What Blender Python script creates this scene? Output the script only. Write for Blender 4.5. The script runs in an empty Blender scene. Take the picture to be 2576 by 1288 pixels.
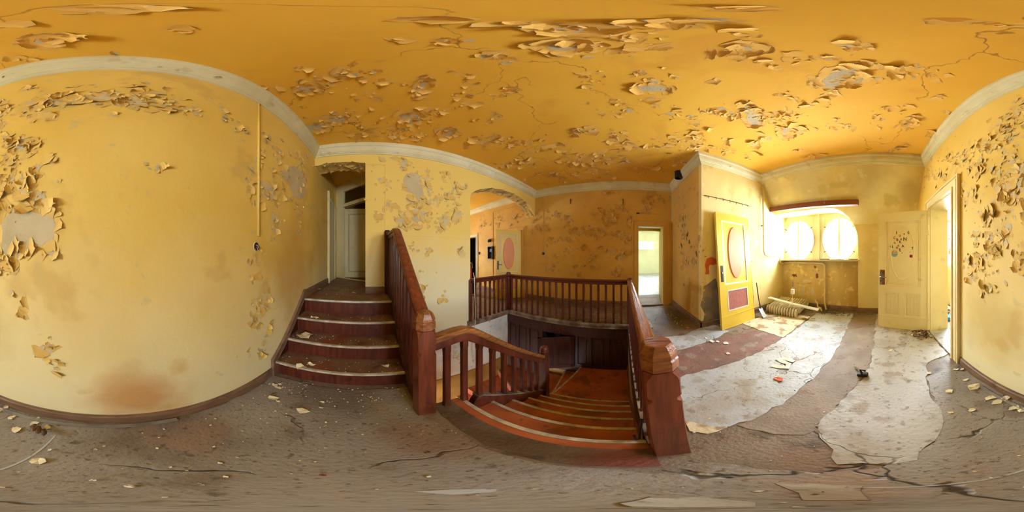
import bpy, math, random
from math import sin, cos, tan, radians, pi, sqrt, atan2
from mathutils import Vector, Matrix
from mathutils.geometry import tessellate_polygon
rnd = random.Random(7)
S = bpy.context.scene
COL = S.collection
# ------------------------------------------------------------------ camera, world, lights, exposure
EYE = 1.31; YAW = 51.0
W, H = 2576, 1288
cd = bpy.data.cameras.new('camera'); cam = bpy.data.objects.new('camera', cd); COL.objects.link(cam)
cd.type = 'PANO'
try: cd.cycles.panorama_type = 'EQUIRECTANGULAR'
except Exception: cd.panorama_type = 'EQUIRECTANGULAR'
cd.clip_start = .01
cam.location = (0, 0, EYE); cam.rotation_euler = (pi/2, 0, -radians(YAW))
S.camera = cam
wd = bpy.data.worlds.new('overcast_sky'); S.world = wd; wd.use_nodes = True
bg = wd.node_tree.nodes['Background']; bg.inputs[0].default_value = (.83, .94, 1.10, 1); bg.inputs[1].default_value = 13.0
S.view_settings.view_transform = 'Standard'; S.view_settings.look = 'None'
S.view_settings.exposure = 2.4; S.view_settings.gamma = 1.0; S.view_settings.use_curve_mapping = False
S.cycles.max_bounces = 6; S.cycles.diffuse_bounces = 4; S.cycles.glossy_bounces = 3
S.cycles.transparent_max_bounces = 8; S.cycles.caustics_reflective = False; S.cycles.caustics_refractive = False
def portal(loc, rot, sx, sy):
    l = bpy.data.lights.new('window_portal', 'AREA'); l.shape = 'RECTANGLE'; l.size = sx; l.size_y = sy
    l.cycles.is_portal = True
    o = bpy.data.objects.new('window_portal', l); COL.objects.link(o); o.location = loc; o.rotation_euler = rot
NORTH = (pi/2, 0, 0)          # area light shining towards +Y
SOUTH = (-pi/2, 0, 0); EAST = (0, -pi/2, 0); WEST = (0, pi/2, 0)
# ------------------------------------------------------------------ colour + materials
def lin(c):
    c = [x/255 for x in c]
    return tuple((x/12.92 if x <= .04045 else ((x+.055)/1.055)**2.4) for x in c) + (1,)
MATS = {}
def mat(name, c1, c2=None, vs=2.0, rough=.6, metal=0.0, bump=.15, bs=40, grain=None, spots=None, pale=None, blobs=(), cracks=None, dist=0.0, spec=None):
    """noise-varied colour; grain=(axis scale) stretches the noise; spots=(colour, scale, threshold); pale=(colour, z0, z1)"""
    m = bpy.data.materials.new(name); m.use_nodes = True; nt = m.node_tree; N = nt.nodes; L = nt.links
    b = N['Principled BSDF']; b.inputs['Roughness'].default_value = rough; b.inputs['Metallic'].default_value = metal
    if spec is not None: b.inputs['Specular IOR Level'].default_value = spec
    pos = N.new('ShaderNodeNewGeometry').outputs['Position']
    vec = pos
    if grain:
        mp = N.new('ShaderNodeMapping'); mp.inputs['Scale'].default_value = grain; L.new(pos, mp.inputs[0]); vec = mp.outputs[0]
    def noise(sc, det=3, v=vec, d=0.0):
        n = N.new('ShaderNodeTexNoise'); n.inputs['Scale'].default_value = sc; n.inputs['Detail'].default_value = det
        n.inputs['Distortion'].default_value = d; L.new(v, n.inputs['Vector']); return n.outputs['Fac']
    def ramp(f, a, z):
        r = N.new('ShaderNodeMapRange'); r.inputs[1].default_value = a; r.inputs[2].default_value = z; L.new(f, r.inputs[0]); return r.outputs[0]
    def mix(f, A, B):
        x = N.new('ShaderNodeMix'); x.data_type = 'RGBA'
        if isinstance(f, float): x.inputs[0].default_value = f
        else: L.new(f, x.inputs[0])
        for i, q in ((6, A), (7, B)):
            if isinstance(q, tuple): x.inputs[i].default_value = q
            else: L.new(q, x.inputs[i])
        return x.outputs[2]
    def math_(op, a, c):
        x = N.new('ShaderNodeMath'); x.operation = op
        for i, q in ((0, a), (1, c)):
            if isinstance(q, (int, float)): x.inputs[i].default_value = q
            else: L.new(q, x.inputs[i])
        return x.outputs[0]
    col = lin(c1)
    if c2: col = mix(ramp(noise(vs, 3, d=dist), .35, .65), lin(c1), lin(c2))
    if pale:
        sp = N.new('ShaderNodeSeparateXYZ'); L.new(pos, sp.inputs[0])
        zz = math_('ADD', sp.outputs[2], math_('MULTIPLY', math_('SUBTRACT', noise(1.6, 3, pos), .5), .9))
        col = mix(ramp(zz, pale[2], pale[1]), col, lin(pale[0]))
    bno = math_('SUBTRACT', noise(3, 3, pos), .5) if blobs else None
    for (bx, by, bz, br, bc, bk) in blobs:
        d = N.new('ShaderNodeVectorMath'); d.operation = 'DISTANCE'; L.new(pos, d.inputs[0]); d.inputs[1].default_value = (bx, by, bz)
        f = math_('ADD', d.outputs['Value'], math_('MULTIPLY', bno, br*1.2))
        col = mix(math_('MULTIPLY', ramp(f, br, br*.35), bk), col, lin(bc))
    for sp_ in (spots or ()):
        col = mix(math_('MULTIPLY', ramp(noise(sp_[1], 4, pos), sp_[2], sp_[2]+.07), sp_[3] if len(sp_) > 3 else 1.0), col, lin(sp_[0]))
    hgt = noise(bs, 3) if bump else None
    if cracks:
        sc, cc, wdt, k = cracks
        ad = N.new('ShaderNodeVectorMath'); ad.operation = 'ADD'; L.new(pos, ad.inputs[0])
        nn = N.new('ShaderNodeTexNoise'); nn.inputs['Scale'].default_value = 2.5; nn.inputs['Detail'].default_value = 4; L.new(pos, nn.inputs['Vector'])
        scl = N.new('ShaderNodeVectorMath'); scl.operation = 'SCALE'; scl.inputs['Scale'].default_value = .5; L.new(nn.outputs['Color'], scl.inputs[0])
        L.new(scl.outputs[0], ad.inputs[1])
        v = N.new('ShaderNodeTexVoronoi'); v.feature = 'DISTANCE_TO_EDGE'; v.inputs['Scale'].default_value = sc; L.new(ad.outputs[0], v.inputs['Vector'])
        cr = math_('MULTIPLY', ramp(v.outputs['Distance'], wdt, wdt*.2), ramp(noise(1.7, 3, pos), .46, .56))
        col = mix(math_('MULTIPLY', cr, k), col, lin(cc))
        if bump: hgt = math_('SUBTRACT', hgt, math_('MULTIPLY', cr, 3.0))
    if isinstance(col, tuple): b.inputs['Base Color'].default_value = col
    else: L.new(col, b.inputs['Base Color'])
    if bump:
        bn = N.new('ShaderNodeBump'); bn.inputs['Strength'].default_value = bump; bn.inputs['Distance'].default_value = .01
        L.new(hgt, bn.inputs['Height']); L.new(bn.outputs[0], b.inputs['Normal'])
    MATS[name] = m; return m
YEL, YEL2 = (240, 204, 106), (232, 192, 88)
P_WEST = mat('west_wall_paint', YEL, YEL2, 1.3, .7, bump=.12, bs=30, pale=((242, 230, 184), .25, 1.45), spots=[((214, 176, 96), 2.2, .60, .6), ((205, 190, 140), 9, .66, .5)],  # pale lower wall paints in light thrown up by the floor
             blobs=[(-.815, .12, .30, .36, (206, 140, 62), .75), (-.815, -1.05, .75, .5, (196, 170, 96), .5), (-.815, 1.75, 1.25, .75, (198, 150, 66), .6), (-.815, -.9, 1.9, .35, (222, 180, 60), .6)])
DKST = mat('dark_bare_floor', (112, 94, 82), (88, 72, 62), 4, .6, bump=.45, bs=50, spots=[((70, 56, 48), 6, .56, .7), ((130, 114, 100), 16, .62, .5)], blobs=[(.46, -.05, 0, .22, (150, 70, 62), .6)])
P_NORTH = mat('north_wall_paint', YEL, (240, 206, 108), 1.3, .7, bump=.12, bs=30, pale=((233, 228, 196), .35, 1.75), spots=[((222, 180, 92), 2.2, .62, .5)])  # paler lower part paints in cool light from the stairwell
P_EAST = mat('east_wall_paint', (226, 182, 92), (214, 166, 80), 1.6, .7, bump=.2, bs=26, spots=[((200, 158, 92), 4, .60, .6), ((190, 160, 110), 11, .66, .6)])
P_PALE = mat('faded_wall_paint', (242, 224, 160), (232, 206, 130), 1.7, .75, bump=.15, bs=26, spots=[((208, 184, 112), 2.4, .58, .6), ((240, 230, 190), 5, .62, .6), ((176, 150, 92), 13, .68, .4)],
               grain=(1, 1, .45), blobs=[(.2, -2.95, 3.0, .55, (200, 180, 128), .6), (1.3, -2.95, 2.98, .6, (204, 186, 136), .6), (2.2, -3.0, 2.95, .4, (206, 186, 132), .55), (-.7, -3.2, 2.6, .45, (196, 170, 112), .6), (.0, -3.58, 1.4, .4, (214, 190, 118), .5)])
P_PARA = mat('stained_parapet_paint', (214, 184, 112), (196, 160, 86), 2.5, .8, bump=.35, bs=22, spots=[((232, 206, 130), 7, .58, .8), ((160, 120, 70), 9, .64, .7)], grain=(1, 1, .3))
P_CEIL = mat('orange_ceiling_paint', (247, 192, 68), (241, 180, 56), 1.1, .75, bump=.12, bs=22, spots=[((232, 166, 56), 1.7, .60, .6)], cracks=(.55, (150, 92, 34), .003, .7))
C_UNDER = mat('orange_undercoat', (228, 156, 52), (214, 140, 44), 6, .8)  # deeper orange puts the ceiling flakes' shadows into colour
F_CEIL = mat('ceiling_flake_paint', (246, 196, 100), (240, 184, 86), 6, .75)
F_WALL = mat('wall_flake_paint', (234, 196, 106), (224, 182, 92), 6, .75)
F_EAST = mat('east_flake_paint', (214, 168, 88), (202, 152, 74), 6, .75)
F_BACK = mat('flake_underside', (206, 194, 168), (188, 174, 146), 9, .85)
PLAST = mat('bare_plaster', (212, 196, 158), (198, 180, 138), 4, .85, bump=.25, bs=60, spots=[((188, 170, 132), 6, .62, .6)])
PLAST_G = mat('grey_plaster', (212, 196, 164), (192, 174, 138), 5, .9, bump=.3, bs=50)
CORN = mat('cornice_paint', (230, 220, 180), (216, 204, 158), 2.4, .7, bump=.15, bs=30, spots=[((198, 182, 140), 6, .62, .5)])
CREAM = mat('cream_door_paint', (242, 226, 176), (236, 216, 158), 2.2, .45, bump=.05, bs=30, spots=[((208, 178, 112), 5, .64, .5)])
CREAMW = mat('white_frame_paint', (206, 194, 158), (192, 178, 138), 3, .5, bump=.08, bs=30, spots=[((190, 172, 128), 7, .64, .6)])
DYEL = mat('yellow_door_paint', (238, 204, 76), (232, 194, 64), 2, .4, bump=.05, bs=25, spots=[((208, 170, 60), 8, .68, .4)])
SALM = mat('salmon_paint', (238, 160, 104), (232, 150, 94), 2, .5, bump=.04)
WHT = mat('white_trim_paint', (240, 236, 222), (226, 218, 196), 5, .5, bump=.05)
PINK = mat('pink_grille_paint', (206, 138, 128), (190, 118, 108), 60, .6, bump=.1)
WOOD = mat('red_brown_varnish', (108, 50, 32), (78, 34, 22), 5, .34, bump=.12, bs=14, grain=(6, 6, .7), spots=[((48, 18, 12), 5, .62, .6)])
WOODL = mat('worn_newel_wood', (130, 64, 40), (98, 46, 29), 5, .36, bump=.15, bs=14, grain=(7, 7, .6), spots=[((64, 26, 15), 4, .60, .6), ((176, 110, 56), 14, .70, .5)])
WOODH = mat('golden_worn_handrail', (164, 108, 56), (112, 62, 30), 6, .38, bump=.3, bs=10, grain=(1.0, 7, 7), dist=1.5, spots=[((84, 42, 22), 5, .60, .5)])
WOODD = mat('dark_panel_wood', (74, 32, 18), (48, 20, 12), 4, .55, bump=.12, bs=14, grain=(6, 6, .8))
DUST = mat('dusty_ledge_wood', (150, 136, 120), (96, 70, 54), 5, .8, bump=.3, bs=30)
TREAD = mat('brown_stair_lino', (134, 104, 84), (108, 82, 64), 5, .5, bump=.25, bs=30, spots=[((136, 66, 40), 2.4, .54, .7), ((62, 50, 42), 9, .58, .6), ((160, 140, 112), 30, .70, .4)])
OLINO = mat('orange_stair_lino', (190, 104, 64), (164, 84, 50), 3, .45, bump=.15, bs=30, spots=[((116, 74, 54), 5, .56, .7), ((64, 44, 34), 14, .64, .5)])
NOSE = mat('worn_metal_nosing', (214, 206, 190), (170, 158, 138), 14, .42, .15, bump=.1, bs=60)
BASEB = mat('brown_baseboard', (140, 110, 86), (116, 88, 66), 3, .5, bump=.15, bs=25, grain=(2, 2, 8), spots=[((78, 60, 46), 9, .62, .6)])
FLOOR = mat('grimy_floor', (140, 124, 110), (116, 100, 86), 2.2, .5, bump=.45, bs=55, spots=[((126, 92, 70), 1.3, .56, .5), ((70, 58, 48), 5, .58, .6), ((58, 44, 36), 22, .64, .7), ((150, 132, 108), 45, .70, .6)],
            cracks=(1.1, (44, 34, 28), .010, .85), blobs=[(3.2, -1.0, 0, .75, (82, 66, 54), .75), (3.7, -.4, 0, .6, (92, 76, 62), .6), (3.5, 1.2, 0, 1.2, (104, 84, 64), .6), (1.0, -3.5, 0, .55, (74, 62, 50), .8), (2.2, -3.2, 0, .5, (96, 70, 52), .6), (-.65, -2.4, 0, .4, (128, 92, 62), .7)])
LINO = mat('grey_lino', (188, 194, 204), (170, 176, 186), 1.6, .42, bump=.3, bs=35, spots=[((164, 158, 152), 1.6, .52, .7), ((150, 138, 124), 4, .56, .6), ((132, 112, 94), 10, .60, .6), ((96, 80, 66), 40, .63, .6)],
           cracks=(1.3, (84, 70, 58), .007, .8))
REDF = mat('red_floor_strip', (140, 104, 98), (122, 94, 88), 4, .65, bump=.4, bs=50, spots=[((160, 146, 136), 5, .57, .6), ((148, 74, 66), 7, .60, .6), ((94, 76, 68), 18, .60, .6), ((84, 66, 58), 50, .64, .6)])
BRNF = mat('brown_floor_strip', (152, 136, 124), (132, 116, 104), 4, .6, bump=.4, bs=50, spots=[((164, 148, 132), 5, .57, .5), ((122, 76, 62), 6, .60, .5)])
MATW = mat('stained_white_mat', (226, 214, 190), (208, 190, 158), 4, .6, bump=.3, bs=40, spots=[((150, 108, 70), 5, .54, .8), ((120, 76, 48), 9, .60, .7)])
IRON = mat('cream_radiator_paint', (214, 202, 168), (186, 166, 124), 6, .45, bump=.12, bs=40, spots=[((150, 116, 76), 14, .64, .6)])
PIPE = mat('cream_pipe_paint', (230, 208, 146), (216, 188, 118), 5, .45, bump=.08, spots=[((160, 110, 60), 16, .68, .6)])
BOARD = mat('brown_pelmet_paint', (134, 72, 44), (118, 60, 36), 3, .5, bump=.08)
BLACK = mat('black_plastic', (22, 20, 19), (34, 30, 28), 9, .5)
STEEL = mat('dull_steel', (168, 170, 170), (128, 128, 126), 12, .35, .8)
ZINC = mat('galvanised_sheet', (176, 174, 168), (148, 144, 136), 9, .45, .5)
PAPER = mat('white_paper', (236, 234, 226), (220, 216, 204), 9, .7)
CHIP = mat('cream_paint_chip', (240, 232, 206), (228, 214, 176), 9, .75)
RUST = mat('rotten_wood', (110, 76, 50), (70, 46, 32), 8, .8, bump=.5, bs=30)
RED = mat('red_paint', (190, 34, 26), (168, 28, 22), 9, .4)
ORNG = mat('orange_plastic', (228, 104, 70), (210, 88, 58), 9, .5)
GREEN = mat('green_glass_block', (86, 118, 88), (70, 98, 74), 12, .4)
BLUE = mat('blue_plastic', (60, 150, 200), (44, 128, 184), 9, .4)
LBLUE = mat('light_blue_paper', (160, 206, 222), (144, 192, 212), 9, .6)
WSTAIR = mat('white_stairwell_paint', (232, 234, 230), (220, 224, 226), 3, .7, bump=.2, bs=20, spots=[((204, 210, 226), 3, .58, .6), ((150, 142, 126), 9, .68, .5)])
DADO = mat('ochre_dado_paint', (176, 138, 66), (150, 114, 52), 3, .7, bump=.2)
GREENW = mat('pale_green_room_paint', (232, 228, 186), (222, 216, 168), 1.5, .8, bump=.1)
VOID = mat('dark_closet_paint', (40, 30, 24), (30, 22, 18), 4, .9)  # near-black for dark parts and the painted-in dark of unlit openings
GRAFF = mat('orange_spray_paint', (226, 104, 40), (214, 92, 34), 7, .7)
CEMENT = mat('grey_cement', (150, 138, 118), (124, 108, 86), 5, .9, bump=.4, bs=40, spots=[((176, 158, 124), 4, .58, .6)])
HOLE = mat('red_brick_hole', (150, 84, 64), (116, 60, 46), 9, .9, bump=.5)
gl = bpy.data.materials.new('window_glass'); gl.use_nodes = True
_n = gl.node_tree.nodes; _n.clear(); _o = _n.new('ShaderNodeOutputMaterial'); _x = _n.new('ShaderNodeMixShader'); _t = _n.new('ShaderNodeBsdfTransparent'); _g = _n.new('ShaderNodeBsdfGlossy')
_g.inputs['Roughness'].default_value = .03; _x.inputs[0].default_value = .06; _t.inputs[0].default_value = (.96, .98, .97, 1)
gl.node_tree.links.new(_t.outputs[0], _x.inputs[1]); gl.node_tree.links.new(_g.outputs[0], _x.inputs[2]); gl.node_tree.links.new(_x.outputs[0], _o.inputs[0])
# ------------------------------------------------------------------ helpers
WL = {}                      # world translation of empties / parts
class MB:
    def __init__(s): s.v = []; s.f = []; s.m = []
    def add(s, v, f, mi=0):
        o = len(s.v); s.v += [tuple(q) for q in v]
        for q in f: s.f.append(tuple(i+o for i in q)); s.m.append(mi)
        return s
    def box(s, x0, x1, y0, y1, z0, z1, mi=0):
        return s.add([(x0,y0,z0),(x1,y0,z0),(x1,y1,z0),(x0,y1,z0),(x0,y0,z1),(x1,y0,z1),(x1,y1,z1),(x0,y1,z1)],
                     [(3,2,1,0),(4,5,6,7),(0,1,5,4),(1,2,6,5),(2,3,7,6),(3,0,4,7)], mi)
    def loft(s, rings, mi=0, caps=True):
        n = len(rings[0]); v = [p for r in rings for p in r]; f = []
        for k in range(len(rings)-1):
            for i in range(n):
                j = (i+1) % n; f.append((k*n+i, k*n+j, (k+1)*n+j, (k+1)*n+i))
        if caps: f += [tuple(range(n-1, -1, -1)), tuple((len(rings)-1)*n+i for i in range(n))]
        return s.add(v, f, mi)
    def tube(s, pts, r, n=10, mi=0):
        pts = [Vector(p) for p in pts]; rings = []; up = None
        for i, p in enumerate(pts):
            d = (pts[min(i+1, len(pts)-1)]-pts[max(i-1, 0)]).normalized()
            a = Vector((0,0,1)) if abs(d.z) < .9 else Vector((1,0,0))
            u = d.cross(a).normalized() if up is None else (up - d*up.dot(d)).normalized()
            up = u; w = d.cross(u); rr = r[i] if isinstance(r, (list, tuple)) else r
            rings.append([p+u*rr*cos(2*pi*k/n)+w*rr*sin(2*pi*k/n) for k in range(n)])
        return s.loft(rings, mi)
    def sweep(s, pts, prof, side, mi=0):
        """profile (a along side vector, b along up) swept along pts; side = constant horizontal vector"""
        pts = [Vector(p) for p in pts]; side = Vector(side).normalized(); rings = []
        for i, p in enumerate(pts):
            d = (pts[min(i+1, len(pts)-1)]-pts[max(i-1, 0)]).normalized(); u = side.cross(d).normalized()
            if u.z < 0: u = -u
            rings.append([p+side*a+u*(b/max(.35, abs(u.z)) if False else b) for a, b in prof])
        return s.loft(rings, mi)
    def plate(s, outer, holes, fm, d0, d1, mi=0):
        loops = [list(outer)]+[list(h) for h in holes]
        flat = [p for l in loops for p in l]
        tri = tessellate_polygon([[Vector((p[0], p[1], 0)) for p in l] for l in loops])
        n = len(flat); v = [fm(p[0], p[1], d0) for p in flat]+[fm(p[0], p[1], d1) for p in flat]
        f = [tuple(t) for t in tri]+[tuple(i+n for i in reversed(t)) for t in tri]; o = 0
        for l in loops:
            k = len(l)
            for i in range(k): f.append((o+i, o+(i+1) % k, o+(i+1) % k+n, o+i+n))
            o += k
        return s.add(v, f, mi)
    def build(s, name, mats, parent=None, bevel=0, smooth=False, local=False, seg=2):
        me = bpy.data.meshes.new(name)
        off = Vector((0,0,0)) if (local or parent is None) else WL.get(parent.name, Vector((0,0,0)))
        me.from_pydata([tuple(Vector(q)-off) for q in s.v], [], s.f)
        if not isinstance(mats, (list, tuple)): mats = [mats]
        for q in mats: me.materials.append(q)
        if len(mats) > 1: me.polygons.foreach_set('material_index', s.m)
        if smooth: me.polygons.foreach_set('use_smooth', [True]*len(s.f))
        me.validate(); me.update()
        o = bpy.data.objects.new(name, me); COL.objects.link(o)
        if parent: o.parent = parent; WL[o.name] = off
        if bevel:
            b = o.modifiers.new('bevel', 'BEVEL'); b.width = bevel; b.segments = seg; b.limit_method = 'ANGLE'
        return o
def tag(o, label=None, cat=None, group=None, kind=None):
    if label: o['label'] = label
    if cat: o['category'] = cat
    if group: o['group'] = group
    if kind: o['kind'] = kind
    return o
def thing(name, label, cat, loc=(0,0,0), rot=(0,0,0), group=None):
    o = bpy.data.objects.new(name, None); COL.objects.link(o); o.empty_display_size = .1
    o.location = loc; o.rotation_euler = rot; WL[o.name] = Vector(loc)
    return tag(o, label, cat, group)
def struct(o): o['kind'] = 'structure'; return o
def copy_tree(o, parent=None):
    c = o.copy(); COL.objects.link(c); c.parent = parent
    for ch in list(o.children): copy_tree(ch, c)
    return c
def fX(x): return lambda u, v, d: (x+d, u, v)      # plane coords (Y, Z)
def fY(y): return lambda u, v, d: (u, y+d, v)      # (X, Z)
def fZ(z): return lambda u, v, d: (u, v, z+d)      # (X, Y)
def rect(a, b, c, d): return [(a, c), (b, c), (b, d), (a, d)]
def ray(x, y):
    lo = radians((x/W-.5)*360+YAW); la = radians((.5-y/H)*180)
    return Vector((cos(la)*sin(lo), cos(la)*cos(lo), sin(la)))
EYEV = Vector((0, 0, EYE))
def on(ax, val, x, y):
    """where the sight line of a photograph pixel meets a real surface"""
    d = ray(x, y); i = 'XYZ'.index(ax); return EYEV + d*((val-EYEV[i])/d[i])
# ------------------------------------------------------------------ structure: key planes of the landing
XW, YN, XE, YP, XK = -.815, 2.467, 4.12, -1.29, 2.47
ZC, ZCB = 3.296, 3.086
LAND = .74
ys = lambda z: -3.58 if z <= 2.02 else -2.8-.7317*(3.086-z)     # south wall: upright, then a mansard slope
# floor with the stair well cut out
well = [(.60, -.09), (2.88, -.09), (2.88, YN+.05), (.38, YN+.05), (.38, .94), (.60, .94)]
floor = struct(MB().plate([(-1.115, -4), (4.37, -4), (4.37, 7.2), (-1.115, 7.2)], [well], fZ(0), 0, -.25).build('floor', FLOOR))
ceil_ = struct(MB().plate(rect(-1.115, 4.4, -2.95, 7.3), [], fZ(ZC), 0, .2).build('ceiling', P_CEIL))
wall_w = struct(MB().plate(rect(-4.1, 6.3, -.3, 3.4), [rect(-2.51, -1.64, 0, 2.1)], fX(XW), 0, -.3).build('wall_west', P_WEST))
# north wall with the two arches
archL = [(-.024, 2.889), (-.212, 2.925), (-.426, 2.935), (-.646, 2.93), (-.815, 2.902)]
archR = [(1.814, 2.46), (1.83, 2.52), (1.878, 2.585), (1.95, 2.645), (2.047, 2.7), (2.2, 2.765), (2.372, 2.821), (2.56, 2.862), (2.743, 2.886), (2.94, 2.9), (3.139, 2.901), (3.36, 2.885), (3.567, 2.844), (3.75, 2.79), (3.904, 2.715), (4.02, 2.62), (4.12, 2.50)]
h1 = [(-.90, LAND-.04), (-.024, LAND-.04)]+archL+[(-.90, 2.88)]
outer_n = [(-1.115, -.02), (1.814, -.02)]+archR+[(4.4, 2.50), (4.4, 3.4), (-1.115, 3.4)]
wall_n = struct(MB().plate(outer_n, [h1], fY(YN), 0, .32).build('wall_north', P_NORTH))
wall_nl = MB().plate([(-1.7, -3.4), (4.4, -3.4), (4.4, -.02), (-1.7, -.02)], [], fY(YN), 0, .32)
struct(wall_nl.build('wall_stairwell', WSTAIR))
# east wall and what lies behind it
wall_e = struct(MB().plate(rect(-1.5, 7.3, -.25, 3.4), [rect(-1.035, -.382, 0, 2.085), rect(2.92, 3.72, 0, 2.12), rect(5.16, 5.95, 0, 2.1)], fX(XE), 0, .25).build('wall_east', P_EAST))
wall_p = struct(MB().box(XK+.1, XE+.1, YP-.1, YP, -.02, 3.35).build('wall_pier_side', P_EAST))
wall_k = struct(MB().box(XK, XK+.1, -4.1, YP, -.02, 3.35).build('wall_pier', P_PALE))
# south wall: parapet, niche, slope
nx0, nz0, nz1 = .46, 1.20, 2.37
arc = [(nx0, 1.2)]+[(nx0, 1.62)]+[(nx0+.62*(1-cos(t)), 1.62+.75*sin(t)) for t in [radians(a) for a in (12, 24, 36, 48, 60, 70, 80, 90)]]
ins = []
for i, p in enumerate(arc):
    if i and arc[i-1][1] < 2.02 < p[1]:
        q = arc[i-1]; t = (2.02-q[1])/(p[1]-q[1]); ins.append((q[0]+t*(p[0]-q[0]), 2.02))
    ins.append(p)
arc = ins; br = [i for i, p in enumerate(arc) if abs(p[1]-2.02) < 1e-6][0]
low = [(-.9, 0), (.46, 0)]+arc[:br+1]+[(-.9, 2.02)]
up = [(-.9, 2.02)]+arc[br:]+[(XK+.05, 2.37), (XK+.05, 3.11), (-.9, 3.11)]
mb = MB()
for poly in (low, up):
    tri = tessellate_polygon([[Vector((p[0], p[1], 0)) for p in poly]])
    mb.add([(p[0], ys(p[1]), p[1]) for p in poly], [tuple(t) for t in tri])
nic = arc+[(XK+.05, 2.37)]
for a, b in zip(nic[:-1], nic[1:]):
    mb.add([(a[0], ys(a[1]), a[1]), (b[0], ys(b[1]), b[1]), (b[0], -3.86, b[1]), (a[0], -3.86, a[1])], [(0,1,2,3)])
wall_s = struct(mb.build('wall_south', P_PALE))
para = MB(); para.box(.46, XK+.05, -3.9, -3.68, -.02, 1.19)
para.add([(.46, -3.58, 0), (.46, -3.7, 0), (.46, -3.7, 1.2), (.46, -3.58, 1.2)], [(0,1,2,3)])
struct(para.build('wall_parapet', P_PARA))
# shells of the neighbouring rooms
sh = MB()
sh.box(1.7, 1.80, 2.787, 7.3, -.02, 3.35)                                     # corridor, inner wall
sh.plate(rect(1.7, 4.4, -.02, 3.35), [rect(2.2, 2.8, 1.0, 2.0)], fY(7.2), 0, .2)  # unseen end-wall opening added to light the corridor
struct(sh.build('wall_corridor', P_PALE)); portal((2.5, 7.42, 1.5), SOUTH, .6, 1.0)
sh = MB(); sh.box(.62, .72, 2.787, 6.3, .5, 3.4); sh.box(-1.1, .72, 6.2, 6.3, .5, 3.4)
struct(sh.build('wall_hall', P_EAST))
struct(MB().box(-.815, .62, 2.06, 6.25, LAND-.12, LAND).build('floor_hall', TREAD))
# room beyond the far door
sh = MB(); sh.box(4.37, 5.2, -.30, -.20, -.02, 2.3); sh.box(4.37, 5.2, -1.32, -1.22, -.02, 2.3); sh.box(4.37, 5.2, -1.32, -.2, 2.2, 2.3)
struct(sh.build('wall_passage', DYEL))
sh = MB(); sh.plate(rect(-4.6, 2.6, -.02, 3.3), [rect(-1.2, -.33, .0, 2.12)], fX(5.2), 0, .12)
sh.plate(rect(-4.6, 2.6, -.02, 3.3), [rect(-2.25, -1.2, 1.82, 2.32)], fX(12), 0, .12)
sh.plate(rect(5.2, 12.1, -.02, 3.3), [rect(7.2, 8.2, .9, 2.3)], fY(-4.5), 0, -.12); sh.box(5.2, 12.1, 2.5, 2.6, -.02, 3.3)
struct(sh.build('wall_far_room', GREENW))
struct(MB().box(4.37, 12.2, -4.7, 2.7, -.1, 0).build('floor_far_room', LINO)); struct(MB().box(5.1, 12.2, -4.7, 2.7, 3.25, 3.35).build('ceiling_far_room', GREENW))
portal((7.7, -4.66, 1.6), NORTH, 1.0, 1.4)
struct(MB().box(4.37, 5.2, -1.22, -.3, 0, .02).build('floor_passage', BRNF))
bx = MB().box(11.9, 12, -2.4, -1.05, 2.36, 2.42); bx.box(11.9, 12, -2.3, -1.15, 1.78, 1.82)
struct(bx.build('trim_1', WHT))
# closed boxes behind the corridor doors, their unlit dark painted in
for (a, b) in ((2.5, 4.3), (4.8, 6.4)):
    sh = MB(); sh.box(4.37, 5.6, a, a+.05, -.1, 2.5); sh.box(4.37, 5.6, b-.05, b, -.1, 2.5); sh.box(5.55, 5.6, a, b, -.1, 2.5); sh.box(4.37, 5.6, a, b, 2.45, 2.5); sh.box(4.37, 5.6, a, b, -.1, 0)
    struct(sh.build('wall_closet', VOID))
# room behind the west door
sh = MB(); sh.plate(rect(-5.1, -1.1, -.02, 3.3), [rect(-3.0, -1.62, .95, 2.75)], fY(-3.9), 0, -.15); sh.box(-5.2, -5.1, -4, .6, -.02, 3.3); sh.box(-5.2, -1.1, .5, .6, -.02, 3.3)
struct(sh.build('wall_side_room', P_PALE)); struct(MB().box(-5.2, -1.1, -4.05, .6, -.1, 0).build('floor_side_room', FLOOR)); struct(MB().box(-5.2, -1.1, -4.05, .6, 3.2, 3.3).build('ceiling_side_room', CREAMW))
portal((-2.31, -4.08, 1.85), NORTH, 1.4, 1.8)
# stair well below floor level
sh = MB(); sh.box(-1.7, 2.95, -.2, -.09, -3.4, -.25)
sh.plate(rect(-.2, YN+.05, -3.4, -.02), [rect(.88, 1.55, -1.2, -.33)], fX(2.93), 0, .1)
sh.plate(rect(-.2, 2.5, -3.4, -.2), [rect(1.2, 2.2, -2.4, -1.1)], fX(-1.6), 0, -.12)
struct(sh.build('wall_stairwell', DADO)); portal((-1.74, 1.7, -1.75), EAST, 1.3, 1.0)
struct(MB().box(-1.7, 3.0, -.2, YN, -3.4, -3.3).build('floor_lower', FLOOR))
struct(MB().box(.385, 2.93, 2.452, YN, -3.0, -1.27).build('trim_2', DADO))
struct(MB().box(.33, .385, .94, YN, -1.5, -.0).build('wall_stair_side', DADO))
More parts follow.
